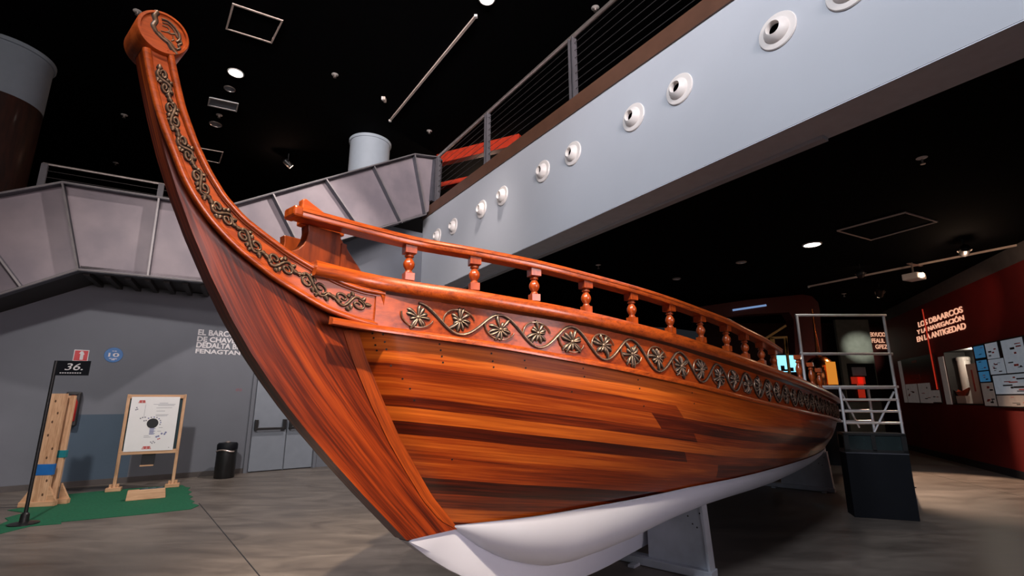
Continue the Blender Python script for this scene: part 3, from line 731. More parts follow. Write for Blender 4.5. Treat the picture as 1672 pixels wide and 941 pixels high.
para(segM, onLand, lnm, [(105, 302), (360, 342)], [(130, 443), (352, 464)])
segR = [((360, 341), (395, 440)), ((441, 317), (490, 414)), ((528, 294), (590, 384)), ((607, 274), (652, 366)), ((673, 254), (691, 352))]
para(segR, onRF, rnm, [(360, 341), (673, 254), (712, 259)], [(352, 462), (395, 440), (691, 352)])
b = MB(); b.plate([onRF((673, 254)), onRF((708, 259)), onRF((700, 345)), onRF((691, 352))], -rnm*.03); b.build('parapet_panel', M_panel, stair)
for (p0, p1) in (((709, 262), (703, 330)), ((716, 262), (712, 322))):
    b = MB(); b.bar(onRF(p0)+rnm*.06, onRF(p1)+rnm*.06, .12, .12, up=rnm); b.build('end_post', M_post if p0[0] > 712 else M_rib, stair)
# decks and joists behind the parapet
dz = onLand((130, 443)).z
A0 = onLand((130, 443)); A1 = onLand((352, 464)); depth = 1.25
b = MB(); b.plate([fp(A0, dz+.02), fp(A1, dz+.02), fp(A1-lnm*depth, dz+.02), fp(A0-lnm*depth, dz+.02)], (0, 0, .08)); b.build('landing_deck', M_joist, stair)
Z0 = onLand((-90, 513)); b = MB(); b.plate([Z0, A0, A0-lnm*depth, Z0-lnm*depth], (0, 0, .08)); b.build('lower_flight', M_joist, stair)
R0 = onRF((352, 462)); R1 = onRF((691, 352)); b = MB(); b.plate([R0, R1, R1-rnm*.8, R0-rnm*1.0], (0, 0, .08)); b.build('upper_flight', M_joist, stair)
for k in range(7):
    q = A0.lerp(A1, (k+.3)/7); b = MB(); b.bar(fp(q-lnm*.06, dz-.01), fp(q-lnm*depth, dz-.01), .09, .10); b.build('joist', M_joist, stair)
# gallery rail beyond the landing (stands on top of the left wall)
gr = thing('guard_rail', 'steel cable guard rail along the far side of the staircase landing, left of the stem', 'railing')
GP = LPA-lnm*.62
onG = lambda p: onpl(p, GP, lnm)
h0, h1 = onG((70, 267)), onG((352, 316))
b = MB(); b.tube([h0, h1], .024, 10); b.build('top_rail', M_steel, gr)
for px in (74, 264, 345):
    q = onG((px, 267+(px-70)*.174)); b = MB(); b.bar(fp(q, dz+.1), q, .10, .05, up=lnm); b.build('post', M_post, gr)
for k in range(1, 6):
    a, c = h0.copy(), h1.copy(); a.z -= .13*k; c.z -= .13*k; b = MB(); b.tube([a, c], .005, 5); b.build('cable', M_cable, gr)
# gallery guard rail on the fascia
gg = thing('guard_rail', 'steel cable guard rail along the brown edge of the gallery', 'railing')
onFr = lambda p: onpl(p, FP+inn*.06, FN)
t0, t1 = onFr((716, 256)), onFr((1003, 0)); sl = (t1-t0)/((t1-t0).dot(FD))
def railpt(s): return t0+sl*(s-(t0-FP).dot(FD))
st0 = (t0-FP).dot(FD)
b = MB(); b.tube([railpt(st0), railpt(-3.5)], .045, 12); b.build('top_rail', M_steel, gg)
def postS(px, py): return (onFr((px, py))-FP).dot(FD)
sp = [st0, postS(796, 186), postS(934, 66)]; dS = sp[2]-sp[1]; sp += [sp[2]+dS, sp[2]+2*dS]
for s in sp:
    p = railpt(s); z0 = ztop(s)+.30
    for d in (-.05, .05):
        b = MB(); q = p+FD*d; b.bar(fp(q, z0), fp(q, p.z-.03), .03, .11, up=FN); b.build('post', M_post, gg)
for k in range(1, 8):
    a, c = railpt(st0), railpt(-3.5); dk = .16*k; a.z -= dk; c.z -= dk
    b = MB(); b.tube([a, c], .006, 5); b.build('cable', M_cable, gg)

# ------------------------------------------------------------------ air nozzles on the fascia
noz = [(715, 386), (741, 370), (787, 342), (821, 320), (887, 280), (936, 251), (1035, 192), (1110, 146), (1270, 51), (1386, -18)]
ordn = ['nearest the staircase end', 'second from the staircase end', 'third from the staircase end', 'fourth from the staircase end', 'fifth from the staircase end', 'sixth from the staircase end', 'fourth from the near end', 'third from the near end', 'second from the near end', 'cut by the top edge']
proto = None
def nozzle():
    r = thing('air_nozzle', 'x', 'air nozzle', group='white air nozzles on the gallery fascia')
    b = MB(); b.lathe([(.215, 0), (.220, .012), (.212, .026), (.150, .030), (.14, .028)], n=36, caps=False); b.build('flange', M_white2, r, sm=40)
    b = MB(); b.lathe([(.150, .02), (.146, .045), (.118, .085), (.088, .115), (.080, .118), (.074, .112), (.070, .05)], n=32, caps=False); b.build('cone', M_white2, r, sm=50)
    b = MB(); b.lathe([(.072, .046), (.050, .046), (.001, .046)], n=24); b.build('throat', M_dark_hole, r, sm=40)
    return r
proto = nozzle()
for i, p in enumerate(noz):
    if i == 0: o = proto
    else:
        o = proto.copy(); C.objects.link(o)
        for ch in proto.children: c = ch.copy(); C.objects.link(c); c.parent = o
    o['label'] = 'round white air nozzle on the pale fascia, ' + ordn[i]
    o.matrix_world = frame(onF(p), FN.cross(V((0, 0, 1))) * -1, (0, 0, 1))
# ------------------------------------------------------------------ pillars
def pillar(name, label, c, r, z0, zsplit, z1):
    t = thing(name, label, 'pillar', (c[0], c[1], z0))
    b = MB(); b.lathe([(r, 0), (r, zsplit-z0)], n=48); b.build('dark_cladding', W_pillar, t, sm=40)
    b = MB(); b.lathe([(r*1.004, zsplit-z0), (r*1.004, z1-z0-.08)], n=48); b.build('painted_shaft', M_colblue, t, sm=40)
    b = MB(); b.lathe([(r*1.05, z1-z0-.09), (r*1.07, z1-z0-.07), (r*1.07, z1-z0)], n=48); b.build('collar', M_colblue, t, sm=40)
c1 = onz((20, 62), ZU); d1 = V((c1.x, c1.y, 0)).normalized(); r1 = .86
cc = V((c1.x, c1.y, 0))+d1*r1
zs1 = aty((20, 146), c1.y).z
pillar('round_pillar', 'thick round pillar at the left edge, pale top over dark wood cladding', cc, r1*.95, 0, zs1, ZU)
c2 = onz((606, 218), ZU); d2 = V((c2.x, c2.y, 0)).normalized(); cc2 = V((c2.x, c2.y, 0))+d2*.62
pillar('round_pillar', 'pale blue-grey round pillar rising behind the staircase', cc2, .61, 6.5, 7.0, ZU)
# red beams of the upper exhibition
def beam(label, p0, p1, Y0, Y1, h):
    a, c = aty(p0, Y0), aty(p1, Y1); b = MB(); b.bar(a, c, .25, h); o = b.build('red_beam', M_redbeam, None, bevel=.01); tag(o, label, 'beam', 'red beams on the upper floor'); return o
beam('upper red beam seen through the gallery railing', (716, 262), (850, 230), 15.2, 13.6, .36)
beam('lower red beam seen through the gallery railing', (712, 306), (812, 284), 15.6, 14.6, .16)
beam('red beam glowing above the staircase parapet', (430, 330), (560, 301), 15.5, 16.0, .22)

# ------------------------------------------------------------------ ceiling fittings
def hatch(label, px, z, w=.05):
    q = [onz(p, z) for p in px]; r = thing('ceiling_hatch', label, 'hatch', tuple(sum(q, V((0, 0, 0)))/4), 0, 'framed ceiling hatches')
    c = sum(q, V((0, 0, 0)))/4; q = [p-c for p in q]
    b = MB(); b.sweep([p+V((0, 0, -.012)) for p in q], [(-w/2, -.012), (w/2, -.012), (w/2, .012), (-w/2, .012)], closed=True); b.build('frame', M_hatch, r)
    b = MB(); b.plate([p+V((0, 0, -.006)) for p in q], (0, 0, .005)); b.build('leaf', M_ceil, r)
M_hatch = plain('pinkish_metal_frame', (.80, .64, .56), .5)
hatch('large framed hatch in the black hall ceiling right of the medallion', [(381, 6), (461, 33), (443, 69), (370, 46)], ZU)
hatch('small framed hatch in the hall ceiling behind the stem post', [(325, 241), (364, 248), (358, 266), (322, 258)], ZU, .035)
hatch('framed hatch in the low black ceiling under the gallery', [(1367, 376), (1478, 346), (1530, 361), (1422, 391)], ZL, .02)
def downlight(label, p, z, r, lit):
    c = onz(p, z); t = thing('downlight', label, 'downlight', tuple(c), 0, 'round ceiling downlights')
    b = MB(); b.lathe([(r, 0), (r, -.012), (r*.86, -.02), (r*.8, -.006), (r*.8, 0)], n=28, caps=False); b.build('ring', M_white2 if lit else M_steel, t, sm=40)
    b = MB(); b.lathe([(r*.82, -.004), (r*.3, -.006), (.001, -.006)], n=24); b.build('lens', E_lamp if lit else M_steelpaint, t)
    return c
dl1 = downlight('lit round downlight in the hall ceiling right of the stem post', (385, 119), ZU, .19, True)
downlight('unlit ring downlight just below the lit one in the hall ceiling', (375, 145), ZU, .14, False)
downlight('unlit ring downlight under the air vent of the hall ceiling', (352, 203), ZU, .17, False)
dl2 = downlight('lit oval-looking downlight in the low ceiling beside the hatch', (1326, 399), ZL, .17, True)
downlight('unlit ring downlight in the low ceiling left of the lit one', (1210, 428), ZL, .11, False)
downlight('unlit ring downlight in the low ceiling, furthest left above the hand rail', (1105, 455), ZL, .105, False)
sun = downlight('dazzling ceiling lamp at the top edge of the photo', (795, -2), ZU, .17, True)
# vent
vq = [onz(p, ZU) for p in ((343, 158), (389, 168), (386, 180), (340, 170))]; vc = sum(vq, V((0, 0, 0)))/4
vt = thing('air_vent', 'pale rectangular air vent in the hall ceiling below the downlights', 'vent', tuple(vc))
b = MB(); b.plate([p-vc+V((0, 0, -.03)) for p in vq], (0, 0, .03)); b.build('vent_body', M_colblue, vt)
b = MB(); b.sweep([p-vc+V((0, 0, -.035)) for p in vq], [(-.03, -.01), (.03, -.01), (.03, .01), (-.03, .01)], closed=True); b.build('frame', M_white2, vt)
# sprinklers
spr = [((225, 19), ZU, 'beside the medallion top'), ((547, 122), ZU, 'between the lit downlight and the light track'), ((203, 188), ZU, 'left of the upper stem post'), ((189, 266), ZU, 'low over the walkway rail'), ((358, 188), ZU, 'between the vent and the lower ring light'), ((972, 13), ZU, 'beside the top of the gallery hand rail'), ((701, 214), ZU, 'right of the pale round pillar'), ((1505, 258), ZL, 'large and near in the low ceiling at right'), ((977, 433), ZL, 'far off over the hand rail in the low ceiling'), ((1378, 480), ZL, 'over the scaffold top')]
for p, z, w in spr:
    c = onz(p, z); c.z = z+.004; t = thing('sprinkler', 'small chrome ceiling sprinkler ' + w, 'sprinkler', tuple(c), 0, 'ceiling sprinklers')
    k = 1.15 if z > 6 else .8
    b = MB(); b.lathe([(.075*k, 0), (.075*k, -.006), (.03*k, -.018), (.014*k, -.02)], n=16); b.build('rosette', M_white2, t, sm=40)
    b = MB(); b.lathe([(.013*k, -.018), (.013*k, -.075), (.034*k, -.08), (.034*k, -.088), (.002, -.09)], n=12); b.build('nozzle', M_steel, t, sm=40)
# tracks and spots
def track(label, p0, p1, z, w=.045):
    a, c = onz(p0, z), onz(p1, z); t = thing('light_track', label, 'light track', tuple(a))
    b = MB(); b.bar(V((0, 0, -.02)), c-a+V((0, 0, -.02)), w, .04); b.build('rail', M_hatch, t)
    for q in (V((0, 0, -.025)), c-a+V((0, 0, -.025))): b = MB(); b.box(q, (w*1.2, w*1.2, .056)); b.build('end_cap', M_white2, t)
track('long straight light track on the hall ceiling below the dazzling lamp', (637, 196), (777, 25), ZU, .055)
track('light track on the low ceiling above the red wall', (1320, 467), (1700, 391), ZL, .028)
def spot(label, p, z, aim, s=1.0, drop=.22, body=None):
    c = onz(p, z-drop); t = thing('track_spotlight', label, 'spotlight', (c.x, c.y, z), 0, 'spotlights')
    d = (V(aim)-V((c.x, c.y, z-drop))).normalized()
    b = MB(); b.tube([V((0, 0, 0)), V((0, 0, -drop+.03*s))], .012*s, 8); b.build('stem', M_black, t)
    M3 = d.to_track_quat('Z', 'Y').to_matrix()
    b = MB(); b.lathe([(.03*s, -.09*s), (.055*s, -.07*s), (.06*s, .08*s), (.052*s, .085*s)], V((0, 0, -drop)), 18, M=M3); b.build('lamp_head', body or M_black, t, sm=40)
    b = MB(); b.lathe([(.05*s, .088*s), (.001, .089*s)], V((0, 0, -drop)), 16, M=M3); b.build('lens', E_spot, t)
    y = MB(); y.tube([V((0, 0, -drop))+M3 @ V((.075*s*math.cos(a), 0, .075*s*math.sin(a)-.01)) for a in [PI*k/10 for k in range(11)]], .007*s, 6); y.build('yoke', M_steel, t, sm=40)
    return V((c.x, c.y, z-drop)), d
onRx = onR((1540, 545))
s1p, s1d = spot('large spotlight on the low track above the red wall lettering', (1575, 409), ZL, onR((1540, 560)), 1.35)
s2p, s2d = spot('small spotlight on the left part of the low track', (1405, 447), ZL, aty((1404, 566), 17.5), 1.3)
s3p, s3d = spot('bright little spotlight right at the top of the red wall', (1584, 473), ZL, onR((1600, 600)), 1.1, .2)
s4p, s4d = spot('hanging spotlight glowing beside the pale round pillar', (470, 267), ZU, V((-4, 18, 6)), 1.7, .35)
s5p, s5d = spot('spotlight in the middle of the low ceiling, left of the projector', (1437, 477), ZL, V((10.5, 16, 1.0)), 1.5)
# projector
pc = onz((1492, 451), ZL-.3); pj = thing('projector', 'pale ceiling projector hanging near the red wall', 'projector', (pc.x, pc.y, ZL), .4)
b = MB(); b.box((0, 0, -.32), (.34, .30, .14)); b.build('body', M_white2, pj, bevel=.02)
b = MB(); b.tube([V((0, 0, 0)), V((0, 0, -.26))], .02, 8); b.build('bracket', M_steel, pj)
b = MB(); b.lathe([(.05, 0), (.05, .05), (.001, .05)], V((-.04, -.15, -.32)), 16, M=Matrix.Rotation(PI/2, 3, 'X')); b.build('lens', E_spot, pj)
b = MB(); b.box((.12, 0, -.03), (.5, .05, .02)); b.build('mount', M_steel, pj)
b = thing('ceiling_sensor', 'small pale sensor bracket on the hall ceiling left of the light track', 'sensor', tuple(onz((628, 160), ZU)))
m = MB(); m.box((0, 0, -.05), (.07, .16, .10)); m.build('housing', M_hatch, b, bevel=.01); m = MB(); m.box((-.02, -.12, -.10), (.05, .08, .10)); m.build('sensor_head', M_white2, b, bevel=.01)

# ------------------------------------------------------------------ left corner exhibits
# green carpet
mat_px = [(-30, 880), (-10, 862), (14, 851), (8, 847), (40, 838), (12, 834), (60, 826), (110, 808), (190, 800), (298, 793), (303, 796), (311, 797), (306, 801), (313, 804), (307, 808), (315, 812), (309, 815), (318, 820), (312, 822), (325, 826), (312, 832), (240, 840), (100, 853), (100, 856), (50, 860)]
b = MB(); b.plate([onz(p, .001) for p in mat_px], (0, 0, .006)); tag(b.build('green_mat', M_green), 'green carpet mat with scalloped edge lying before the grey wall', 'mat')
# sign on a black pole
f0 = onz((38, 857)); sg = thing('pole_sign', 'black pole stand carrying a black sign with number 36', 'sign', (f0.x, f0.y, .007))
ptop = aty((85, 590), f0.y)
b = MB(); b.tube([V((0, 0, .05)), V((0, 0, ptop.z))], .021, 12); b.build('pole', M_black, sg, sm=40)
b = MB(); b.lathe([(.16, 0), (.16, .012), (.05, .03), (.045, .12), (.028, .14)], n=24); b.build('base', M_black, sg, sm=30)
sa_ = aty((84, 590), f0.y)-f0; sb_ = aty((126, 614), f0.y)-f0
xd = V((.985, .17, 0)); wS = (sb_.x-sa_.x)/.985; hS = sa_.z-sb_.z
b = MB(); o3 = V((.015, 0, sb_.z)); b.plate([o3, o3+xd*wS, o3+xd*wS+V((0, 0, hS)), o3+V((0, 0, hS))], (-.003, .02, 0)); pn = b.build('sign_panel', M_blacksat, sg)
nf = V((xd.y, -xd.x, 0))
text('number_lettering', '36.', wS*.55, hS*.46, M_letters, frame(o3+xd*wS*.27+V((0, 0, hS*.36))+nf*.004, xd, (0, 0, 1)), pn, .002, .2)
b = MB()
for k in range(9): b.plate([o3+nf*.003+xd*(wS*(.14+.075*k))+V((0, 0, hS*.14)), o3+nf*.003+xd*(wS*(.14+.075*k+.05))+V((0, 0, hS*.14)), o3+nf*.003+xd*(wS*(.14+.075*k+.05))+V((0, 0, hS*.20)), o3+nf*.003+xd*(wS*(.14+.075*k))+V((0, 0, hS*.20))], nf*.001)
b.build('caption_line', M_letters, pn)
# two leaning boards on feet (pine)
pq0 = onz((62, 828)); 
pp = thing('pine_post', 'pair of tall pine boards on braced feet with blue and teal tape', 'wooden stand', (pq0.x, pq0.y, .007), math.atan2(LD.y, LD.x)*.35)
Rinv = Matrix.Rotation(-math.atan2(LD.y, LD.x)*.35, 3, 'Z')
def loc(p, Y): return Rinv @ (aty(p, Y)-V((pq0.x, pq0.y, .007)))
tz = loc((98, 643), pq0.y).z; wB = .20
b = MB(); b.box((.0, 0, tz/2+.02), (wB, .05, tz-.04))
for k, (x, z) in enumerate(((-.03, .93), (.03, .82), (-.04, .62), (.05, .5), (.0, .42), (-.07, .28), (.06, .22), (-.02, .74), (.04, .10))): b.disc((x, -.0262, z*tz), (1, 0, 0), (0, 0, 1), .013, 8, 1, .022)
b.build('front_board', [M_pinez, plain('wood_knot', (.10, .045, .02), .7)], pp, weld=False)
b = MB(); b.box((.075, .16, tz/2+.0), (.12, .05, tz-.06)); b.build('rear_board', M_pinez, pp, bevel=.004)
for (x, y) in ((-.03, -.0), (.05, .16)):
    b = MB(); b.box((x+.02, y, .035), (.46, .09, .07)); b.build('foot_board', M_pine, pp, bevel=.004)
    for sx in (-1, 1):
        bb = MB(); x0 = x+.02+sx*.10; bb.plate([V((x0, y-.02, .07)), V((x0+sx*.13, y-.02, .07)), V((x0, y-.02, .30))], (0, .04, 0)); bb.build('brace', M_pine, pp)
zb_ = loc((80, 767), pq0.y).z; b = MB(); b.box((-.012, -.002, zb_), (wB+.06, .062, .16)); b.build('blue_tape', M_blue, pp, bevel=.004)
zb_ = loc((95, 740), pq0.y+.3).z; b = MB(); b.box((.085, .158, zb_), (.15, .064, .11)); b.build('teal_tape', M_teal, pp, bevel=.004)
# extinguisher cabinet on the wall behind
ec = onL((117, 668), .125); ew = thing('extinguisher_box', 'red and black fire extinguisher box on the grey wall behind the pine boards', 'fire extinguisher', tuple(ec), math.atan2(LD.y, LD.x))
b = MB(); b.box((0, 0, 0), (.22, .24, .62)); b.build('housing', M_black, ew, bevel=.02)
b = MB(); b.lathe([(.075, -.22), (.08, -.2), (.08, .12), (.05, .19), (.03, .2), (.03, .25)], V((0, -.13, 0)), 20); b.build('cylinder', M_extred, ew, sm=40)
b = MB(); b.box((.0, -.15, .27), (.12, .04, .03)); b.build('handle', M_black, ew, bevel=.006)
# safety signs
M = frame(onL((118, 590), .004), LD, (0, 0, 1)); w_ = (onL((143, 590))-onL((118, 590))).length; h_ = onL((130, 571)).z-onL((130, 590)).z
rs_ = rootat('extinguisher_sign', 'square red wall sign with white figure 1 above the pine boards', 'sign', M)
b = MB(); b.box((w_/2, h_/2, .004), (w_, h_, .008)); b.build('sign_border', M_letters, rs_)
b = MB(); b.box((w_/2, h_/2, .009), (w_*.88, h_*.86, .004)); fc = b.build('red_face', M_redsign, rs_)
b = MB(); gl = [(.44, .14), (.66, .14), (.66, .60), (.72, .60), (.60, .88), (.46, .88), (.34, .66), (.44, .66)]
b.plate([V((x*w_, y*h_, .0112)) for x, y in gl], (0, 0, .002)); b.build('figure', M_letters, fc)
q = onL((185.5, 580), .004); rB = (onL((201, 580))-onL((170, 580))).length/2
bs_ = rootat('round_sign', 'round blue wall sign with white number 10', 'sign', frame(q, LD, (0, 0, 1)))
b = MB(); b.lathe([(rB, 0), (rB, .006), (rB*.97, .009)], n=40); pl_ = b.build('disc', M_bluesign, bs_, sm=30)
text('number_lettering', '10', rB*1.15, rB*.52, M_letters, Matrix.Translation((-rB*.55, -rB*.25, .0095)), pl_, .001, 0, .02)
b = MB()
for (x, y, w2) in ((-.2, .52, .16), (.04, .52, .22), (-.42, -.48, .3), (-.06, -.50, .5), (-.16, -.64, .36)): b.box((rB*(x+w2/2), rB*y, .0102), (rB*w2, rB*.09, .0012))
b.build('caption_line', M_letters, pl_)
# wall lettering
ll = rootat('wall_lettering', 'four lines of pale lettering on the grey wall behind the stem', 'lettering', frame(onL((319, 575), .004), LD, (0, 0, 1)))
u_ = (onL((420, 560))-onL((320, 560))).length/100
for k, (tx, w2, y0, h2) in enumerate((('EL BARCO', 60, 547, 9.5), ('DE CHAVETE', 76, 557.5, 8.5), ('DEDALTA BIDDE', 92, 567.5, 9), ('FENAGTANTE', 88, 577, 7.5))):
    P0 = onL((320, y0), .004); hh = onL((320, y0-h2)).z-P0.z
    text('text_line', tx, w2*u_, hh, M_letters, Matrix.Translation((0, P0.z-onL((319, 575), .004).z, 0)), ll, .004, 0, .03)
mk = text('small_wall_mark', '02', (onL((395, 640))-onL((385, 640))).length, .055, M_pinkmark, frame(onL((385, 639), .003), LD, (0, 0, 1)), None, .001)
tag(mk, 'tiny faded red number on the grey wall left of the doors', 'marking')
# easel board
ea, eb = onz((185, 803)), onz((281, 796)); ed = (eb-ea); ew_ = ed.length; ed.normalize(); en = V((ed.y, -ed.x, 0))
ez = thing('easel_board', 'pine easel frame holding a white printed poster on the green mat', 'easel', (ea.x, ea.y, .007), math.atan2(ed.y, ed.x))
ztp = aty((205, 646), ea.y).z-.007; zbt = aty((194, 741), ea.y).z
for x in (0.0, ew_):
    b = MB(); b.bar(V((x, 0, .05)), V((x, 0, ztp+.02)), .05, .05, up=V((0, 1, 0))); b.build('leg', M_pinez, ez, bevel=.006)
    b = MB(); b.box((x, 0, .03), (.22, .16, .06)); b.build('foot', M_pine, ez, bevel=.006)
    for sx in (-1, 1): b = MB(); b.box((x+sx*.05, 0, .085), (.04, .08, .06)); b.build('foot_cheek', M_pine, ez)
for z in (ztp-.02, zbt):
    b = MB(); b.bar(V((-.02, 0, z)), V((ew_+.02, 0, z)), .05, .07); b.build('cross_rail', M_pine, ez, bevel=.005)
b = MB(); b.box((ew_/2, .03, (ztp+zbt)/2), (ew_-.04, .02, ztp-zbt)); b.build('backing_board', M_teald, ez)
pw, ph = ew_*.86, (ztp-zbt)*.955; px0, pz0 = ew_*.055, zbt+.02
b = MB(); y = -.032
def pr(x0, z0, x1, z1, mi): b.plate([V((px0+pw*x0, y-.002, pz0+ph*z0)), V((px0+pw*x1, y-.002, pz0+ph*z0)), V((px0+pw*x1, y-.002, pz0+ph*z1)), V((px0+pw*x0, y-.002, pz0+ph*z1))], (0, .0015, 0), mi)
b.plate([V((px0, y, pz0)), V((px0+pw, y, pz0)), V((px0+pw, y, pz0+ph)), V((px0, y, pz0+ph))], (0, .006, 0), 0)
def pd(x, z, r, mi): b.add([V((px0+pw*x+r*math.cos(a), y-.0025, pz0+ph*z+r*math.sin(a))) for a in [2*PI*k/20 for k in range(20)]], [tuple(range(20))], mi)
pd(.50, .505, .088, 1)
for k in range(8):
    a = 2.2-.36*k; pd(.50+.165*math.cos(a), .515+.105*math.sin(a), .012, 2 if k % 2 else 3)
for k in range(9): pr(.46, .30+k*.014, .46+.10+.02*math.sin(k*2), .309+k*.014, 3)
for (x0, z0, x1) in ((.58, .88, .76), (.46, .855, .92), (.56, .835, .90), (.53, .79, .86), (.54, .73, .72), (.54, .66, .80), (.54, .64, .78), (.36, .25, .50), (.36, .275, .46), (.62, .355, .70), (.64, .42, .72)): pr(x0, z0, x1, z0+.006, 2)
pr(.30, .62, .305, .86, 2)
for (x, z) in ((.24, .6), (.28, .615), (.33, .62), (.36, .56), (.32, .555), (.13, .8), (.15, .77), (.12, .76)): pd(x, z, .012, 2)
for (x, z) in ((.72, .31), (.66, .265), (.80, .33), (.78, .30), (.62, .255)): pd(x, z, .016, 3)
for (x, z) in ((.66, .21), (.69, .22), (.52, .16), (.57, .17), (.6, .15), (.55, .14)): pd(x, z, .011, 4 if x > .6 else 2)
for (cx_, cz_, w2) in ((.22, .915, .15), (.45, .065, .19)):
    for k in range(3): pr(cx_-w2/2+.01*k, cz_-.03+.02*k, cx_+w2/2-.01*k, cz_-.018+.02*k, 4)
    pd(cx_-.03, cz_+.0, .02, 4); pd(cx_+.04, cz_+.0, .02, 4)
pr(.90, .045, .915, .055, 1)
b.build('poster', [M_paper, M_ink, M_greyink, M_blueink, M_redink], ez, weld=False)
b = MB(); b.box((ew_*.50, .02, zbt-.13), (.20, .02, .20)); b.build('tablet', M_ink, ez, bevel=.004)
b = MB(); b.box((ew_*.49, .0, zbt-.235), (.20, .05, .02)); b.build('ledge', M_pine, ez)
# pine block on the mat
ba, bb_ = onz((204, 820)), onz((270, 814)); bd = (bb_-ba); bl = bd.length; bd.normalize()
bk = thing('pine_trough', 'low pine block with scraps along its top lying on the green mat', 'block', (ba.x, ba.y, .007), math.atan2(bd.y, bd.x))
b = MB(); b.hexa([V((0, 0, 0)), V((bl, 0, 0)), V((bl, .16, 0)), V((0, .16, 0))], [V((.01, .03, .15)), V((bl-.02, .03, .15)), V((bl-.02, .13, .15)), V((.01, .13, .15))]); b.build('block_body', M_pine, bk, bevel=.008)
for k, x in enumerate((.3, .5, .68)): b = MB(); b.hexa([V((bl*x, .04, .15)), V((bl*x+.14, .05, .15)), V((bl*x+.13, .1, .15)), V((bl*x, .11, .15))], [V((bl*x+.04, .06, .17)), V((bl*x+.1, .06, .175)), V((bl*x+.1, .09, .17)), V((bl*x+.05, .09, .165))]); b.build('scrap', M_teald, bk)
# bin
bc = onz((366, 781)); bn = thing('litter_bin', 'black cylindrical litter bin with a silver clasp by the grey doors', 'bin', (bc.x, bc.y, 0)); bn.location = bc - LN*.05
hb = aty((368, 723), bc.y).z; rbn = .19
b = MB(); b.lathe([(rbn*.92, 0), (rbn, .02), (rbn, hb*.80), (rbn*.99, hb*.81)], n=32); b.build('body', M_black, bn, sm=40)
b = MB(); b.lathe([(rbn*1.02, hb*.81), (rbn*1.02, hb*.95), (rbn*.9, hb*.99), (rbn*.45, hb)], n=32); b.build('lid', M_blacksat, bn, sm=40)
b = MB(); b.lathe([(.05, hb*.99), (.05, hb*1.02), (.02, hb*1.04), (.001, hb*1.04)], n=16); b.build('knob', M_steel, bn, sm=40)
b = MB(); b.tube([V((rbn*1.04*math.cos(a), rbn*1.04*math.sin(a), hb*.78+.02*math.sin(3*a))) for a in [-2.4+.12*k for k in range(18)]], .014, 6); b.build('clasp', M_steel, bn, sm=40)

# ------------------------------------------------------------------ right side exhibits
# black pedestal with glazed box
pa, pb_ = onz((1396, 845)), onz((1503, 852)); pd_ = (pb_-pa); pwid = pd_.length; pd_.normalize()
pt = aty((1382, 740), pa.y).z; pt2 = aty((1380, 707), pa.y).z
ped = thing('display_pedestal', 'black display pedestal with a glazed top standing beside the ship', 'pedestal', (pa.x, pa.y, 0), math.atan2(pd_.y, pd_.x))
b = MB(); b.box((pwid/2, .16, pt/2), (pwid, .32, pt)); b.build('plinth', M_blacksat, ped, bevel=.004)
b = MB(); b.box((pwid/2, .16, pt+.006), (pwid+.004, .324, .012)); b.build('edge_strip', M_rib, ped)
h_ = pt2-pt
b = MB(); b.box((pwid*.5, .16, pt+.012+.02), (pwid, .32, .04)); b.box((pwid*.5, .16, pt2-.015), (pwid, .32, .03))
for x in (.03, pwid*.48, pwid-.03):
    for y in (.025, .295): b.box((x, y, pt+h_/2), (.06 if x != pwid*.48 else .05, .05, h_-.02))
b.build('case_frame', M_black, ped)
for x0, x1 in ((.06, pwid*.46), (pwid*.5, pwid-.06)):
    b = MB(); b.box(((x0+x1)/2, .02, pt+h_/2), (x1-x0, .008, h_-.06)); b.build('pane', M_glassy, ped)
for k in range(3): b = MB(); b.box((pwid*.27, .12+.06*k, pt+.05+.035*k), (pwid*.34, .05, .012)); b.build('inside_slat', M_steelpaint, ped)
# scaffold
sc = thing('scaffold_platform', 'aluminium scaffold platform with guard rail by the ship stern', 'scaffold', (6.3, 9.6, 0))
def sx(p, dy=0): return aty(p, 9.6)-V((6.3, 9.6, 0))+V((0, dy, 0))
zplat = sx((1400, 632)).z
xl, xr = sx((1304, 540)).x, sx((1441, 508)).x+.02; xp = sx((1372, 640)).x
ztopS = sx((1370, 515)).z; zmid = sx((1375, 578)).z
D2 = .75
for dy in (0, D2):
    for (x, z0, z1) in ((xl, zplat-.1, ztopS if dy == 0 else zplat+.02), (xr-.02, 0, ztopS if dy == 0 else zplat), (xp, 0, zplat)):
        b = MB(); b.tube([V((x, dy, z0)), V((x, dy, z1))], .026, 10); b.build('post', M_alu, sc, sm=40)
    for (x0, x1, z) in ((xl, xr, ztopS), (xl, xr, zmid), (xl, xr, zplat)):
        if dy and z != zplat: continue
        b = MB(); b.tube([V((x0-.03, dy, z)), V((x1+.03, dy, z))], .026, 10); b.build('guard_bar', M_alu, sc, sm=40)
    for p in ((0, 653), (0, 672), (0, 691)):
        z = sx((1425, p[1])).z; b = MB(); b.tube([V((xp, dy, z)), V((xr, dy, z))], .022, 8); b.build('rung', M_alu, sc, sm=40)
b = MB(); b.box(((xl+xr)/2, D2/2, zplat-.02), (xr-xl, D2, .03)); b.build('platform', M_steelpaint, sc)
z3 = sx((1425, 691)).z; z1_ = sx((1425, 640)).z
b = MB(); b.tube([V((xr-.05, .02, z1_)), V((xr-.62, .02, z3-.28))], .018, 8); b.build('brace', M_alu, sc, sm=40)
b = MB(); b.tube([V((xp+.03, .02, z1_)), V((xp+.5, .35, z3-.1))], .018, 8); b.build('brace', M_alu, sc, sm=40)
for x in (xp, xr-.02):
    for dy in (0, D2): b = MB(); b.lathe([(.06, 0), (.06, .012), (.03, .02), (.03, .04)], V((x, dy, 0)), 14); b.build('foot_pad', M_black, sc)
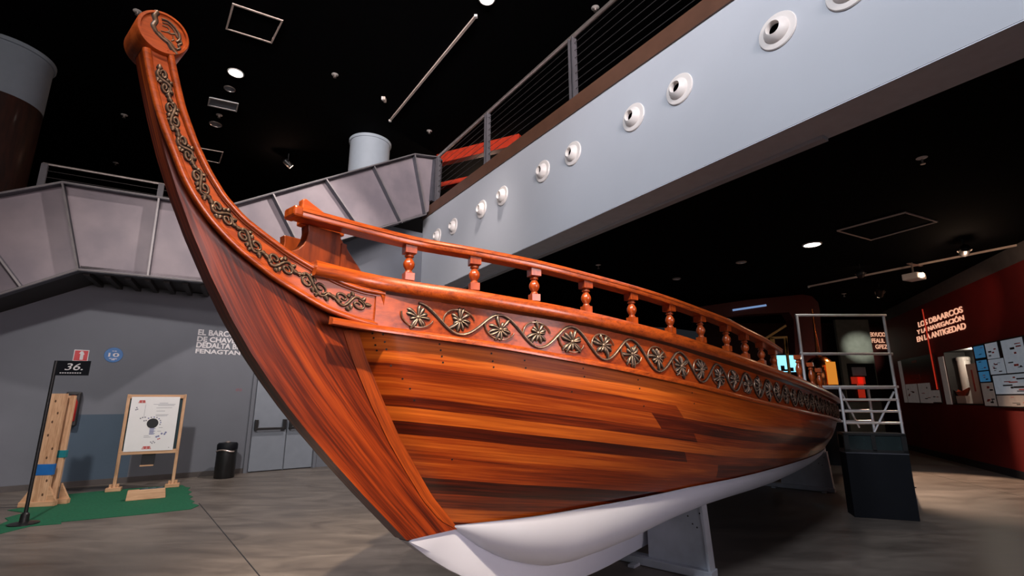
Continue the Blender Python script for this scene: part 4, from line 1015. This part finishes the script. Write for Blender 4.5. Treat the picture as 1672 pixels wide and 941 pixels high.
# boards and texts on the red wall
txt = rootat('wall_lettering', 'three lines of glowing lettering on the red wall beneath the spotlight', 'lettering', frame(onR((1499, 560), .006), -RD, (0, 0, 1)))
def rline(tx, pa_, pb2, hpx):
    a, c = onR(pa_, .006), onR(pb2, .006); M = frame(a, -RD, (0, 0, 1)); M = txt.matrix_world.inverted() @ M if False else Matrix.Translation(V(((a-onR((1499, 560), .006)).dot(RD*-1), a.z-onR((1499, 560), .006).z, 0)))
    text('text_line', tx, abs((c-a).dot(RD)), onR((pa_[0], pa_[1]-hpx)).z-onR(pa_).z, E_text, M, txt, .006, 0, .02)
if (onR((1578, 540))-onR((1499, 540))).dot(RD) > 0: txt.matrix_world = frame(onR((1499, 560), .006), RD, (0, 0, 1))
def rline(tx, pa_, pb2, hpx):
    sgn = 1 if (onR((1578, 540))-onR((1499, 540))).dot(RD) > 0 else -1
    o = onR((1499, 560), .006); a, c = onR(pa_, .006), onR(pb2, .006)
    text('text_line', tx, abs((c-a).dot(RD)), onR((pa_[0], pa_[1]-hpx)).z-onR(pa_).z, E_text, Matrix.Translation((sgn*(a-o).dot(RD), a.z-o.z, 0)), txt, .006, 0, .02)
rline('LOS DBAARCOS', (1500, 535), (1574, 518), 9)
rline('Y LA NAVEGACIÓN', (1498, 546.5), (1576, 530), 9)
rline('EN LA ANTIGEDAD', (1498, 559), (1579, 543), 9)
RDs = RD if (onR((1578, 540))-onR((1499, 540))).dot(RD) > 0 else -RD
def wallrect(px0, px1, py0, py1):           # rectangle on the red wall: returns origin (lower left), width, height
    xm = (px0+px1)/2; a = onR((px0, 620)); c = onR((px1, 620)); m0 = onR((xm, py1)).z; m1 = onR((xm, py0)).z
    return fp(a, m0), (c-a).dot(RDs), m1-m0
def board(name, label, cat, px0, px1, py0, py1, backm, sheets, dep=.03):
    o, w, h = wallrect(px0, px1, py0, py1); r = rootat(name, label, cat, frame(o+RN*.002, RDs, (0, 0, 1)))
    b = MB(); b.box((w/2, h/2, dep/2), (w, h, dep)); b.build('board', backm, r)
    for (x0, y0, x1, y1, m, marks) in sheets:
        b = MB(); b.box((w*(x0+x1)/2, h*(y0+y1)/2, dep+.003), (w*(x1-x0), h*(y1-y0), .006), 0)
        rn = random.Random(int(x0*100+y0*1000))
        for k in range(marks):
            ux, uy = rn.uniform(.12, .7), rn.uniform(.12, .85); uw, uh = rn.uniform(.06, .28), rn.uniform(.02, .10)
            b.box((w*(x0+(x1-x0)*(ux+uw/2)), h*(y0+(y1-y0)*uy), dep+.007), (w*(x1-x0)*uw, h*(y1-y0)*uh, .002), 1+k % 2)
        b.build('sheet', [m, M_ink, M_redink], r, weld=False)
    return r
M_sheet = plain('sheet_paper', (.42, .38, .36), .6, em=(.8, .7, .66), es=.05)
M_sheetb = plain('lit_sheet', (.34, .38, .42), .6, em=(.62, .72, .85), es=.16)
M_sheetblue = plain('lit_blue_sheet', (.04, .12, .24), .5, em=(.06, .28, .55), es=.25)
M_redpic = plain('red_picture', (.3, .05, .03), .5)
board('display_board', 'dark display board with pale sheets below, left of the lit show case', 'display board', 1473, 1533, 582, 658, M_black, [(.0, 0, .10, .98, M_sheet, 0), (.12, 0, .45, .42, M_sheet, 5), (.48, 0, .80, .42, M_sheet, 4), (.80, .02, 1.0, .26, M_sheet, 3), (.30, .50, .58, .62, M_redpic, 2), (.42, .88, .56, .93, M_redpic, 0)])
board('display_board', 'backlit display board with blue and white sheets at the right edge', 'display board', 1602, 1690, 553, 666, M_black, [(.02, .78, .24, .97, M_sheetblue, 3), (.02, .58, .24, .74, M_sheetblue, 4), (.02, .40, .24, .56, M_sheetblue, 4), (.02, .02, .27, .38, M_sheet, 7), (.28, .74, .52, .98, M_sheetb, 4), (.28, .50, .58, .73, M_sheetb, 9), (.60, .50, .98, .98, M_sheetb, 8), (.30, .20, .98, .48, M_sheetb, 9), (.30, .02, .98, .18, M_sheet, 4)])
M_dkgrey = plain('dark_grey_lining', (.035, .036, .038), .7)
M_redlit = plain('orange_red_paint', (.45, .07, .03), .4)
# show case in the recess
def rpt(s, z, d): return fp(RW0+RD*s-RN*d, z)
case = thing('show_case', 'lit wall show case in the red wall under the glowing lettering', 'show case')
DP = .44
b = MB(); s0, s1, z0, z1 = hx0+.004, hx1-.004, hz0+.004, hz1-.004
b.plate([rpt(s0, z0, DP), rpt(s1, z0, DP), rpt(s1, z1, DP), rpt(s0, z1, DP)], RN*.01)
b.plate([rpt(s0, z0, 0), rpt(s1, z0, 0), rpt(s1, z0, DP), rpt(s0, z0, DP)], (0, 0, .01)); b.plate([rpt(s0, z1, 0), rpt(s1, z1, 0), rpt(s1, z1, DP), rpt(s0, z1, DP)], (0, 0, -.01))
b.plate([rpt(s0, z0, 0), rpt(s0, z0, DP), rpt(s0, z1, DP), rpt(s0, z1, 0)], RD*.01); b.plate([rpt(s1, z0, 0), rpt(s1, z0, DP), rpt(s1, z1, DP), rpt(s1, z1, 0)], -RD*.01)
b.build('lining', M_dkgrey, case)
b = MB(); b.plate([rpt(s0-.34, z0, -.002), rpt(s0-.03, z0, -.002), rpt(s0-.03, z1-.1, -.002), rpt(s0-.34, z1-.1, -.002)], RN*.02); b.build('side_strip', M_sheet, case)
b = MB(); b.plate([rpt(s0, z0+.01, -.001), rpt(s1, z0+.01, -.001), rpt(s1, z0+.03, -.001), rpt(s0, z0+.03, -.001)], RN*.006); b.build('sill', M_black, case)
raz = math.atan2(RD.y, RD.x)
def inr(p, dep): q = onR(p, -dep); q.z = z0+.0105; return q
mbt = thing('model_boat', 'small red model boat lying in the lit show case', 'model', tuple(inr((1574, 655), .10)), raz)
b = MB(); rows = []
for k in range(13):
    q = k/12*2-1; wv = .075*math.sqrt(max(.02, 1-q*q)); rows.append([V((.42*q, y*wv, .30+.10*q*q-(.13 if abs(y) < .6 else 0)*(1-q*q))) for y in (-1, -.5, 0, .5, 1)])
b.grid(rows); b.build('hull', M_redlit, mbt, sm=60)
b = MB(); b.box((0, 0, .10), (.5, .10, .20)); b.build('stand', M_white2, mbt)
cyl = thing('white_cylinder', 'tall white cylinder at the bright right side of the show case', 'cylinder', tuple(inr((1586, 655), .29)))
b = MB(); b.lathe([(.13, 0), (.13, z1-z0-.25), (.125, z1-z0-.23)], n=32); b.build('drum', M_white2, cyl, sm=40)
b = MB(); b.lathe([(.14, z1-z0-.25), (.14, z1-z0-.17), (.11, z1-z0-.15)], n=32); b.build('cap', M_white2, cyl, sm=40)
cd = thing('caption_card', 'white caption card standing right of the model boat in the show case', 'card', tuple(inr((1597, 655), .07)), raz)
cw_ = (onR((1606, 640))-onR((1585, 640))).length*.8
b = MB(); b.box((0, 0, .47), (cw_, .015, .94)); b.build('card', M_white2, cd)
b = MB(); b.box((0, .009 if V((-math.sin(raz), math.cos(raz), 0)).dot(RN) > 0 else -.009, .55), (cw_*.16, .004, .5)); b.build('printed_line', M_redink, cd)
# red upright on the wall
q0, q1 = onR((1506, 505), .047), onR((1532, 636), .047)
rt = thing('red_upright', 'thin bright red upright bar in front of the red wall', 'bar', (q0.x, q0.y, q1.z))
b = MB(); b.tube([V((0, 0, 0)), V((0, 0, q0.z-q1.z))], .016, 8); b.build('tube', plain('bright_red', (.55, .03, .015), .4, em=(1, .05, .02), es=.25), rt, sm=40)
b = MB(); b.tube([V((0, 0, q0.z-q1.z-.05)), V((0, 0, q0.z-q1.z-.05))-RN*.047], .012, 8); b.build('bracket', M_black, rt)
# far exhibit: white panel, dark screens, red object
yF = 17.6
def far(p, Y=yF): return aty(p, Y)
fpn = thing('exhibit_panel', 'tall pale exhibit panel lit by a round spot behind the scaffold', 'panel', tuple(far((1410, 740)))[:2]+(0,))
def fl(p, dy=0): q = far(p)-V((fpn.location.x, fpn.location.y, 0)); q.y = dy; return q
x0, x1 = fl((1376, 600)).x, fl((1431, 600)).x; zt = fl((1400, 522)).z
b = MB(); b.box(((x0+x1)/2, .1, zt/2), (x1-x0, .12, zt)); b.build('panel_body', plain('pale_grey_panel', (.20, .22, .19), .7), fpn)
for (a, c, m, nm) in (((1383, 594), (1432, 632), M_black, 'dark_screen'), ((1389, 600), (1413, 614), M_steelpaint, 'picture'), ((1383, 636), (1440, 656), M_black, 'dark_screen')):
    A_, B__ = fl(a), fl(c); b = MB(); b.box(((A_.x+B__.x)/2, -.0 if nm != 'picture' else -.03, (A_.z+B__.z)/2), (B__.x-A_.x, .06, A_.z-B__.z)); b.build(nm, m, fpn)
A_, B__ = fl((1388, 616)), fl((1414, 650)); b = MB(); b.box(((A_.x+B__.x)/2, -.06, A_.z-.12), (B__.x-A_.x, .08, .24)); b.box((A_.x+.28, -.06, (A_.z+B__.z)/2), (.2, .08, A_.z-B__.z)); b.build('red_shape', emis('lit_red', (.9, .05, .02), .25), fpn)
A_, B__ = fl((1381, 652)), fl((1434, 655)); b = MB(); b.box(((A_.x+B__.x)/2, -.04, A_.z-.05), (B__.x-A_.x, .06, .06)); b.build('red_ledge', M_extred, fpn)
# far lettering
ft_ = thing('wall_lettering', 'small three-line lettering on the dark maroon wall behind the scaffold', 'lettering', tuple(aty((1422, 575), 19.15)))
for k, (tx, a, w2) in enumerate((('EKVUCION II', (1421, 550), 34), ('FEALIL IE II', (1424, 560), 34), ('GFEZL II', (1430, 570), 30))):
    q = aty(a, 19.15)-V(ft_.location); e = aty((a[0]+w2, a[1]), 19.15)-V(ft_.location)
    text('text_line', tx, (e-q).length, .17, E_text, frame(q, (e-q), (0, 0, 1)), ft_, .004, 0, .02)
# copper figure-like exhibit with amber sign
cp = thing('copper_vessel', 'shiny copper vessel with an amber label beyond the ship stern', 'vessel', tuple(aty((1347, 660), 12.9))[:2]+(0,))
cz = aty((1347, 632), 12.9).z; ct = aty((1347, 582), 12.9).z
M_copper = plain('polished_copper', (.55, .16, .05), .18, 1.0, var=.3)
b = MB(); b.lathe([(.30, 0), (.30, cz-.05), (.34, cz)], n=28); b.build('stand', M_blacksat, cp, sm=40)
h3 = ct-cz; b = MB(); b.lathe([(.34, cz), (.38, cz+h3*.2), (.37, cz+h3*.5), (.30, cz+h3*.8), (.16, cz+h3*.97), (.05, cz+h3)], n=32); b.build('vessel', M_copper, cp, sm=60)
b = MB(); b.lathe([(.06, cz+h3), (.045, cz+h3+.3), (.03, cz+h3+.7), (.025, cz+h3+1.25)], n=14); b.build('neck', M_copper, cp, sm=60)
b = MB(); b.box((.03, -.40, cz+h3*.42), (.24, .02, h3*.72)); b.build('amber_label', emis('amber_label', (1, .35, .04), .55), cp)
# video screen and wooden frame beyond
E_screen = emis('screen_glow', (.25, .68, .85), 1.6)
qv = aty((1285, 594), 12.9); vs_ = thing('video_screen', 'bright blue video screen glowing behind the ship rail', 'screen', tuple(qv))
wv = aty((1300, 594), 12.9).x-aty((1268, 594), 12.9).x; hv = aty((1285, 581), 12.9).z-aty((1285, 608), 12.9).z
b = MB(); b.box((0, .05, 0), (wv+.08, .06, hv+.08)); b.build('bezel', M_black, vs_)
b = MB(); b.box((0, .016, 0), (wv, .01, hv)); b.build('display', E_screen, vs_)
b = MB(); b.box((-.12, .008, -.12), (.10, .006, .14)); b.box((.10, .008, -.15), (.12, .006, .10)); b.box((-.0, .008, -.17), (.25, .006, .05)); b.build('picture_shape', M_ink, vs_)
b = MB(); b.bar(V((0, .1, -hv/2)), V((0, .1, -qv.z)), .10, .10, up=V((0, 1, 0))); b.build('stand', M_black, vs_)
qf = aty((1270, 570), 12.4); wf = thing('timber_frame', 'small yellow timber frame with a slanting pole beyond the hand rail', 'frame', (qf.x, qf.y, 0))
M_yel = plain('yellow_timber', (.62, .36, .10), .5)
def wfp(p): q = aty(p, 12.4)-V((qf.x, qf.y, 0)); q.y = 0; return q
for a, c in (((1258, 552), (1285, 551)), ((1260, 552), (1257, 566)), ((1283, 552), (1284, 578)), ((1250, 553), (1283, 532)), ((1262, 552), (1263, 700)), ((1282, 552), (1283, 700))):
    p0, p1 = wfp(a), wfp(c); p1.z = max(0, p1.z); p0.z = max(0, p0.z)
    if a[0] in (1262, 1282) and c[1] == 700: p1 = V((p0.x, 0, 0))
    b = MB(); b.bar(p0, p1, .05, .05, up=V((0, 1, 0))); b.build('timber', M_yel, wf)
# dark red portal far behind
pr_ = thing('red_portal', 'dark red rounded portal wall far behind the ship rail', 'portal', tuple(aty((1250, 690), 13.6))[:2]+(0,))
def pp_(p): q = aty(p, 13.6)-V((pr_.location.x, pr_.location.y, 0)); q.y = 0; return q
lo_ = [pp_(p) for p in ((1136, 502), (1220, 490), (1310, 481), (1326, 484), (1336, 494), (1339, 510), (1345, 690), (1300, 690), (1296, 522), (1288, 510), (1220, 514), (1136, 524))]
lo_[6].z = 0; lo_[7].z = 0
b = MB(); b.plate(lo_, (0, .4, 0)); b.build('portal_body', plain('portal_red', (.085, .006, .005), .5), pr_)
b = MB(); a, c = pp_((1196, 507)), pp_((1250, 499)); b.bar(a+V((0, -.03, 0)), c+V((0, -.03, 0)), .04, .05); b.build('blue_strip', emis('blue_strip_glow', (.3, .5, .9), .5), pr_)

# ------------------------------------------------------------------ CAMERA
cam = bpy.data.cameras.new('camera'); co = bpy.data.objects.new('camera', cam); C.objects.link(co)
co.location = EYE; co.rotation_euler = (PI/2+PITCH, 0, 0)
cam.sensor_fit = 'HORIZONTAL'; cam.sensor_width = 36; cam.lens = 36*F/1672; cam.clip_start = .05
bpy.context.scene.camera = co

# ------------------------------------------------------------------ LIGHT
def light(kind, name, loc, aim, energy, col=(1, 1, 1), **kw):
    l = bpy.data.lights.new(name, kind); l.energy = energy; l.color = col
    for k, v in kw.items(): setattr(l, k, v)
    o = bpy.data.objects.new(name, l); C.objects.link(o); o.location = loc
    d = V(aim)-V(loc); o.rotation_euler = d.to_track_quat('-Z', 'Y').to_euler(); return o
# tall windows of the entrance front behind the viewer and to the right
light('AREA', 'entrance_window', (0.5, -9.5, 4.6), (-0.5, 5, 2.6), 90, (.90, .93, 1.0), shape='RECTANGLE', size=7, size_y=5)
light('AREA', 'side_window', (7.0, -4.5, 3.0), (-1.2, 2.6, 2.0), 50, (1.0, .80, .82), shape='RECTANGLE', size=5.5, size_y=4.5, spread=.75)
light('SPOT', 'fascia_spot', (-4.5, -2.5, 9.3), onF((1040, 230)), 2300, (.90, .93, 1.0), spot_size=1.3, spot_blend=.25, shadow_soft_size=.8)
light('SPOT', 'fascia_spot_near', (-3.0, -4.0, 9.0), onF((1480, 90)), 2600, (.86, .91, 1.0), spot_size=.95, spot_blend=.5, shadow_soft_size=.8)
light('AREA', 'ceiling_fill', (1.0, -10.0, 8.2), (-2, 10, 9.4), 420, (1.0, .90, .88), shape='RECTANGLE', size=9, size_y=1.6, spread=.7)  # added fill for the ceiling fittings and upper parts; no window stands there
light('SPOT', 'exhibit_fill', (-1.6, -2.0, 8.6), (-6.3, 10.0, 1.0), 3600, (1, .93, .88), spot_size=.66, spot_blend=.8, shadow_soft_size=.3)  # added unseen lamp to brighten the left wall and its exhibits
light('SPOT', 'hall_lamp', sun-V((0, 0, .12)), (-4.6, 9.0, 2.0), 2000, (1, .88, .82), spot_size=1.45, spot_blend=.5, shadow_soft_size=.12)
light('SPOT', 'hall_downlight', dl1-V((0, 0, .1)), (dl1.x, dl1.y, 0), 400, (1, .9, .8), spot_size=1.9, spot_blend=.8, shadow_soft_size=.15)
light('SPOT', 'ship_spot', (1.3, -2.5, 9.2), (-0.5, 3.6, 1.6), 6800, (1, .78, .55), spot_size=.43, spot_blend=.85, shadow_soft_size=.12)
light('SPOT', 'stem_spot', (-.6, -3.5, 9.2), (-1.3, 2.5, 2.2), 1300, (1, .82, .74), spot_size=.40, spot_blend=.8, shadow_soft_size=.12)
light('SPOT', 'gallery_downlight', dl2-V((0, 0, .1)), (dl2.x, dl2.y, 0), 60, (1, .9, .8), spot_size=2.0, spot_blend=.7, shadow_soft_size=.1)
light('SPOT', 'wall_spot', s1p+s1d*.16, s1p+s1d*2, 70, (1, .55, .36), spot_size=.9, spot_blend=.8, shadow_soft_size=.04)
light('SPOT', 'panel_spot', s2p+s2d*.16, s2p+s2d*2, 3600, (1, .97, .85), spot_size=.15, spot_blend=1.0, shadow_soft_size=.03)
light('SPOT', 'board_spot', s3p+s3d*.16, s3p+s3d*2, 25, (1, .8, .65), spot_size=1.0, spot_blend=.8, shadow_soft_size=.03)
light('SPOT', 'vessel_spot', s5p+s5d*.16+V((0, 0, -.05)), aty((1347, 606), 12.9), 700, (1, .72, .45), spot_size=.4, spot_blend=.5, shadow_soft_size=.03)
light('POINT', 'red_beam_fill', (-1.0, 17.5, 9.0), (0, 0, 0), 170, (1, .72, .55), shadow_soft_size=.1)  # added unseen lamp upstairs so the red beams show brighter
light('SPOT', 'floor_spot', s5p+s5d*.16, (8.6, 9.6, 0), 1500, (1, .66, .45), spot_size=.85, spot_blend=.5, shadow_soft_size=.04)
light('POINT', 'upper_glow', s4p+V((0, 0, -.10)), (0, 0, 0), 70, (1, .6, .42), shadow_soft_size=.05)
light('POINT', 'case_lamp', inr((1592, 600), .2)+V((0, 0, z1-z0-.09)), (0, 0, 0), 14, (1, .86, .68), shadow_soft_size=.03)
light('POINT', 'track_glow', s1p+V((0, 0, -.16)), (0, 0, 0), 14, (1, .66, .45), shadow_soft_size=.05)
w = bpy.data.worlds.new('world'); bpy.context.scene.world = w; w.use_nodes = True
w.node_tree.nodes['Background'].inputs['Color'].default_value = (.55, .60, .70, 1); w.node_tree.nodes['Background'].inputs['Strength'].default_value = .02
vs = bpy.context.scene.view_settings; vs.view_transform = 'Standard'; vs.look = 'None'; vs.gamma = 1; vs.exposure = 0; vs.use_curve_mapping = False
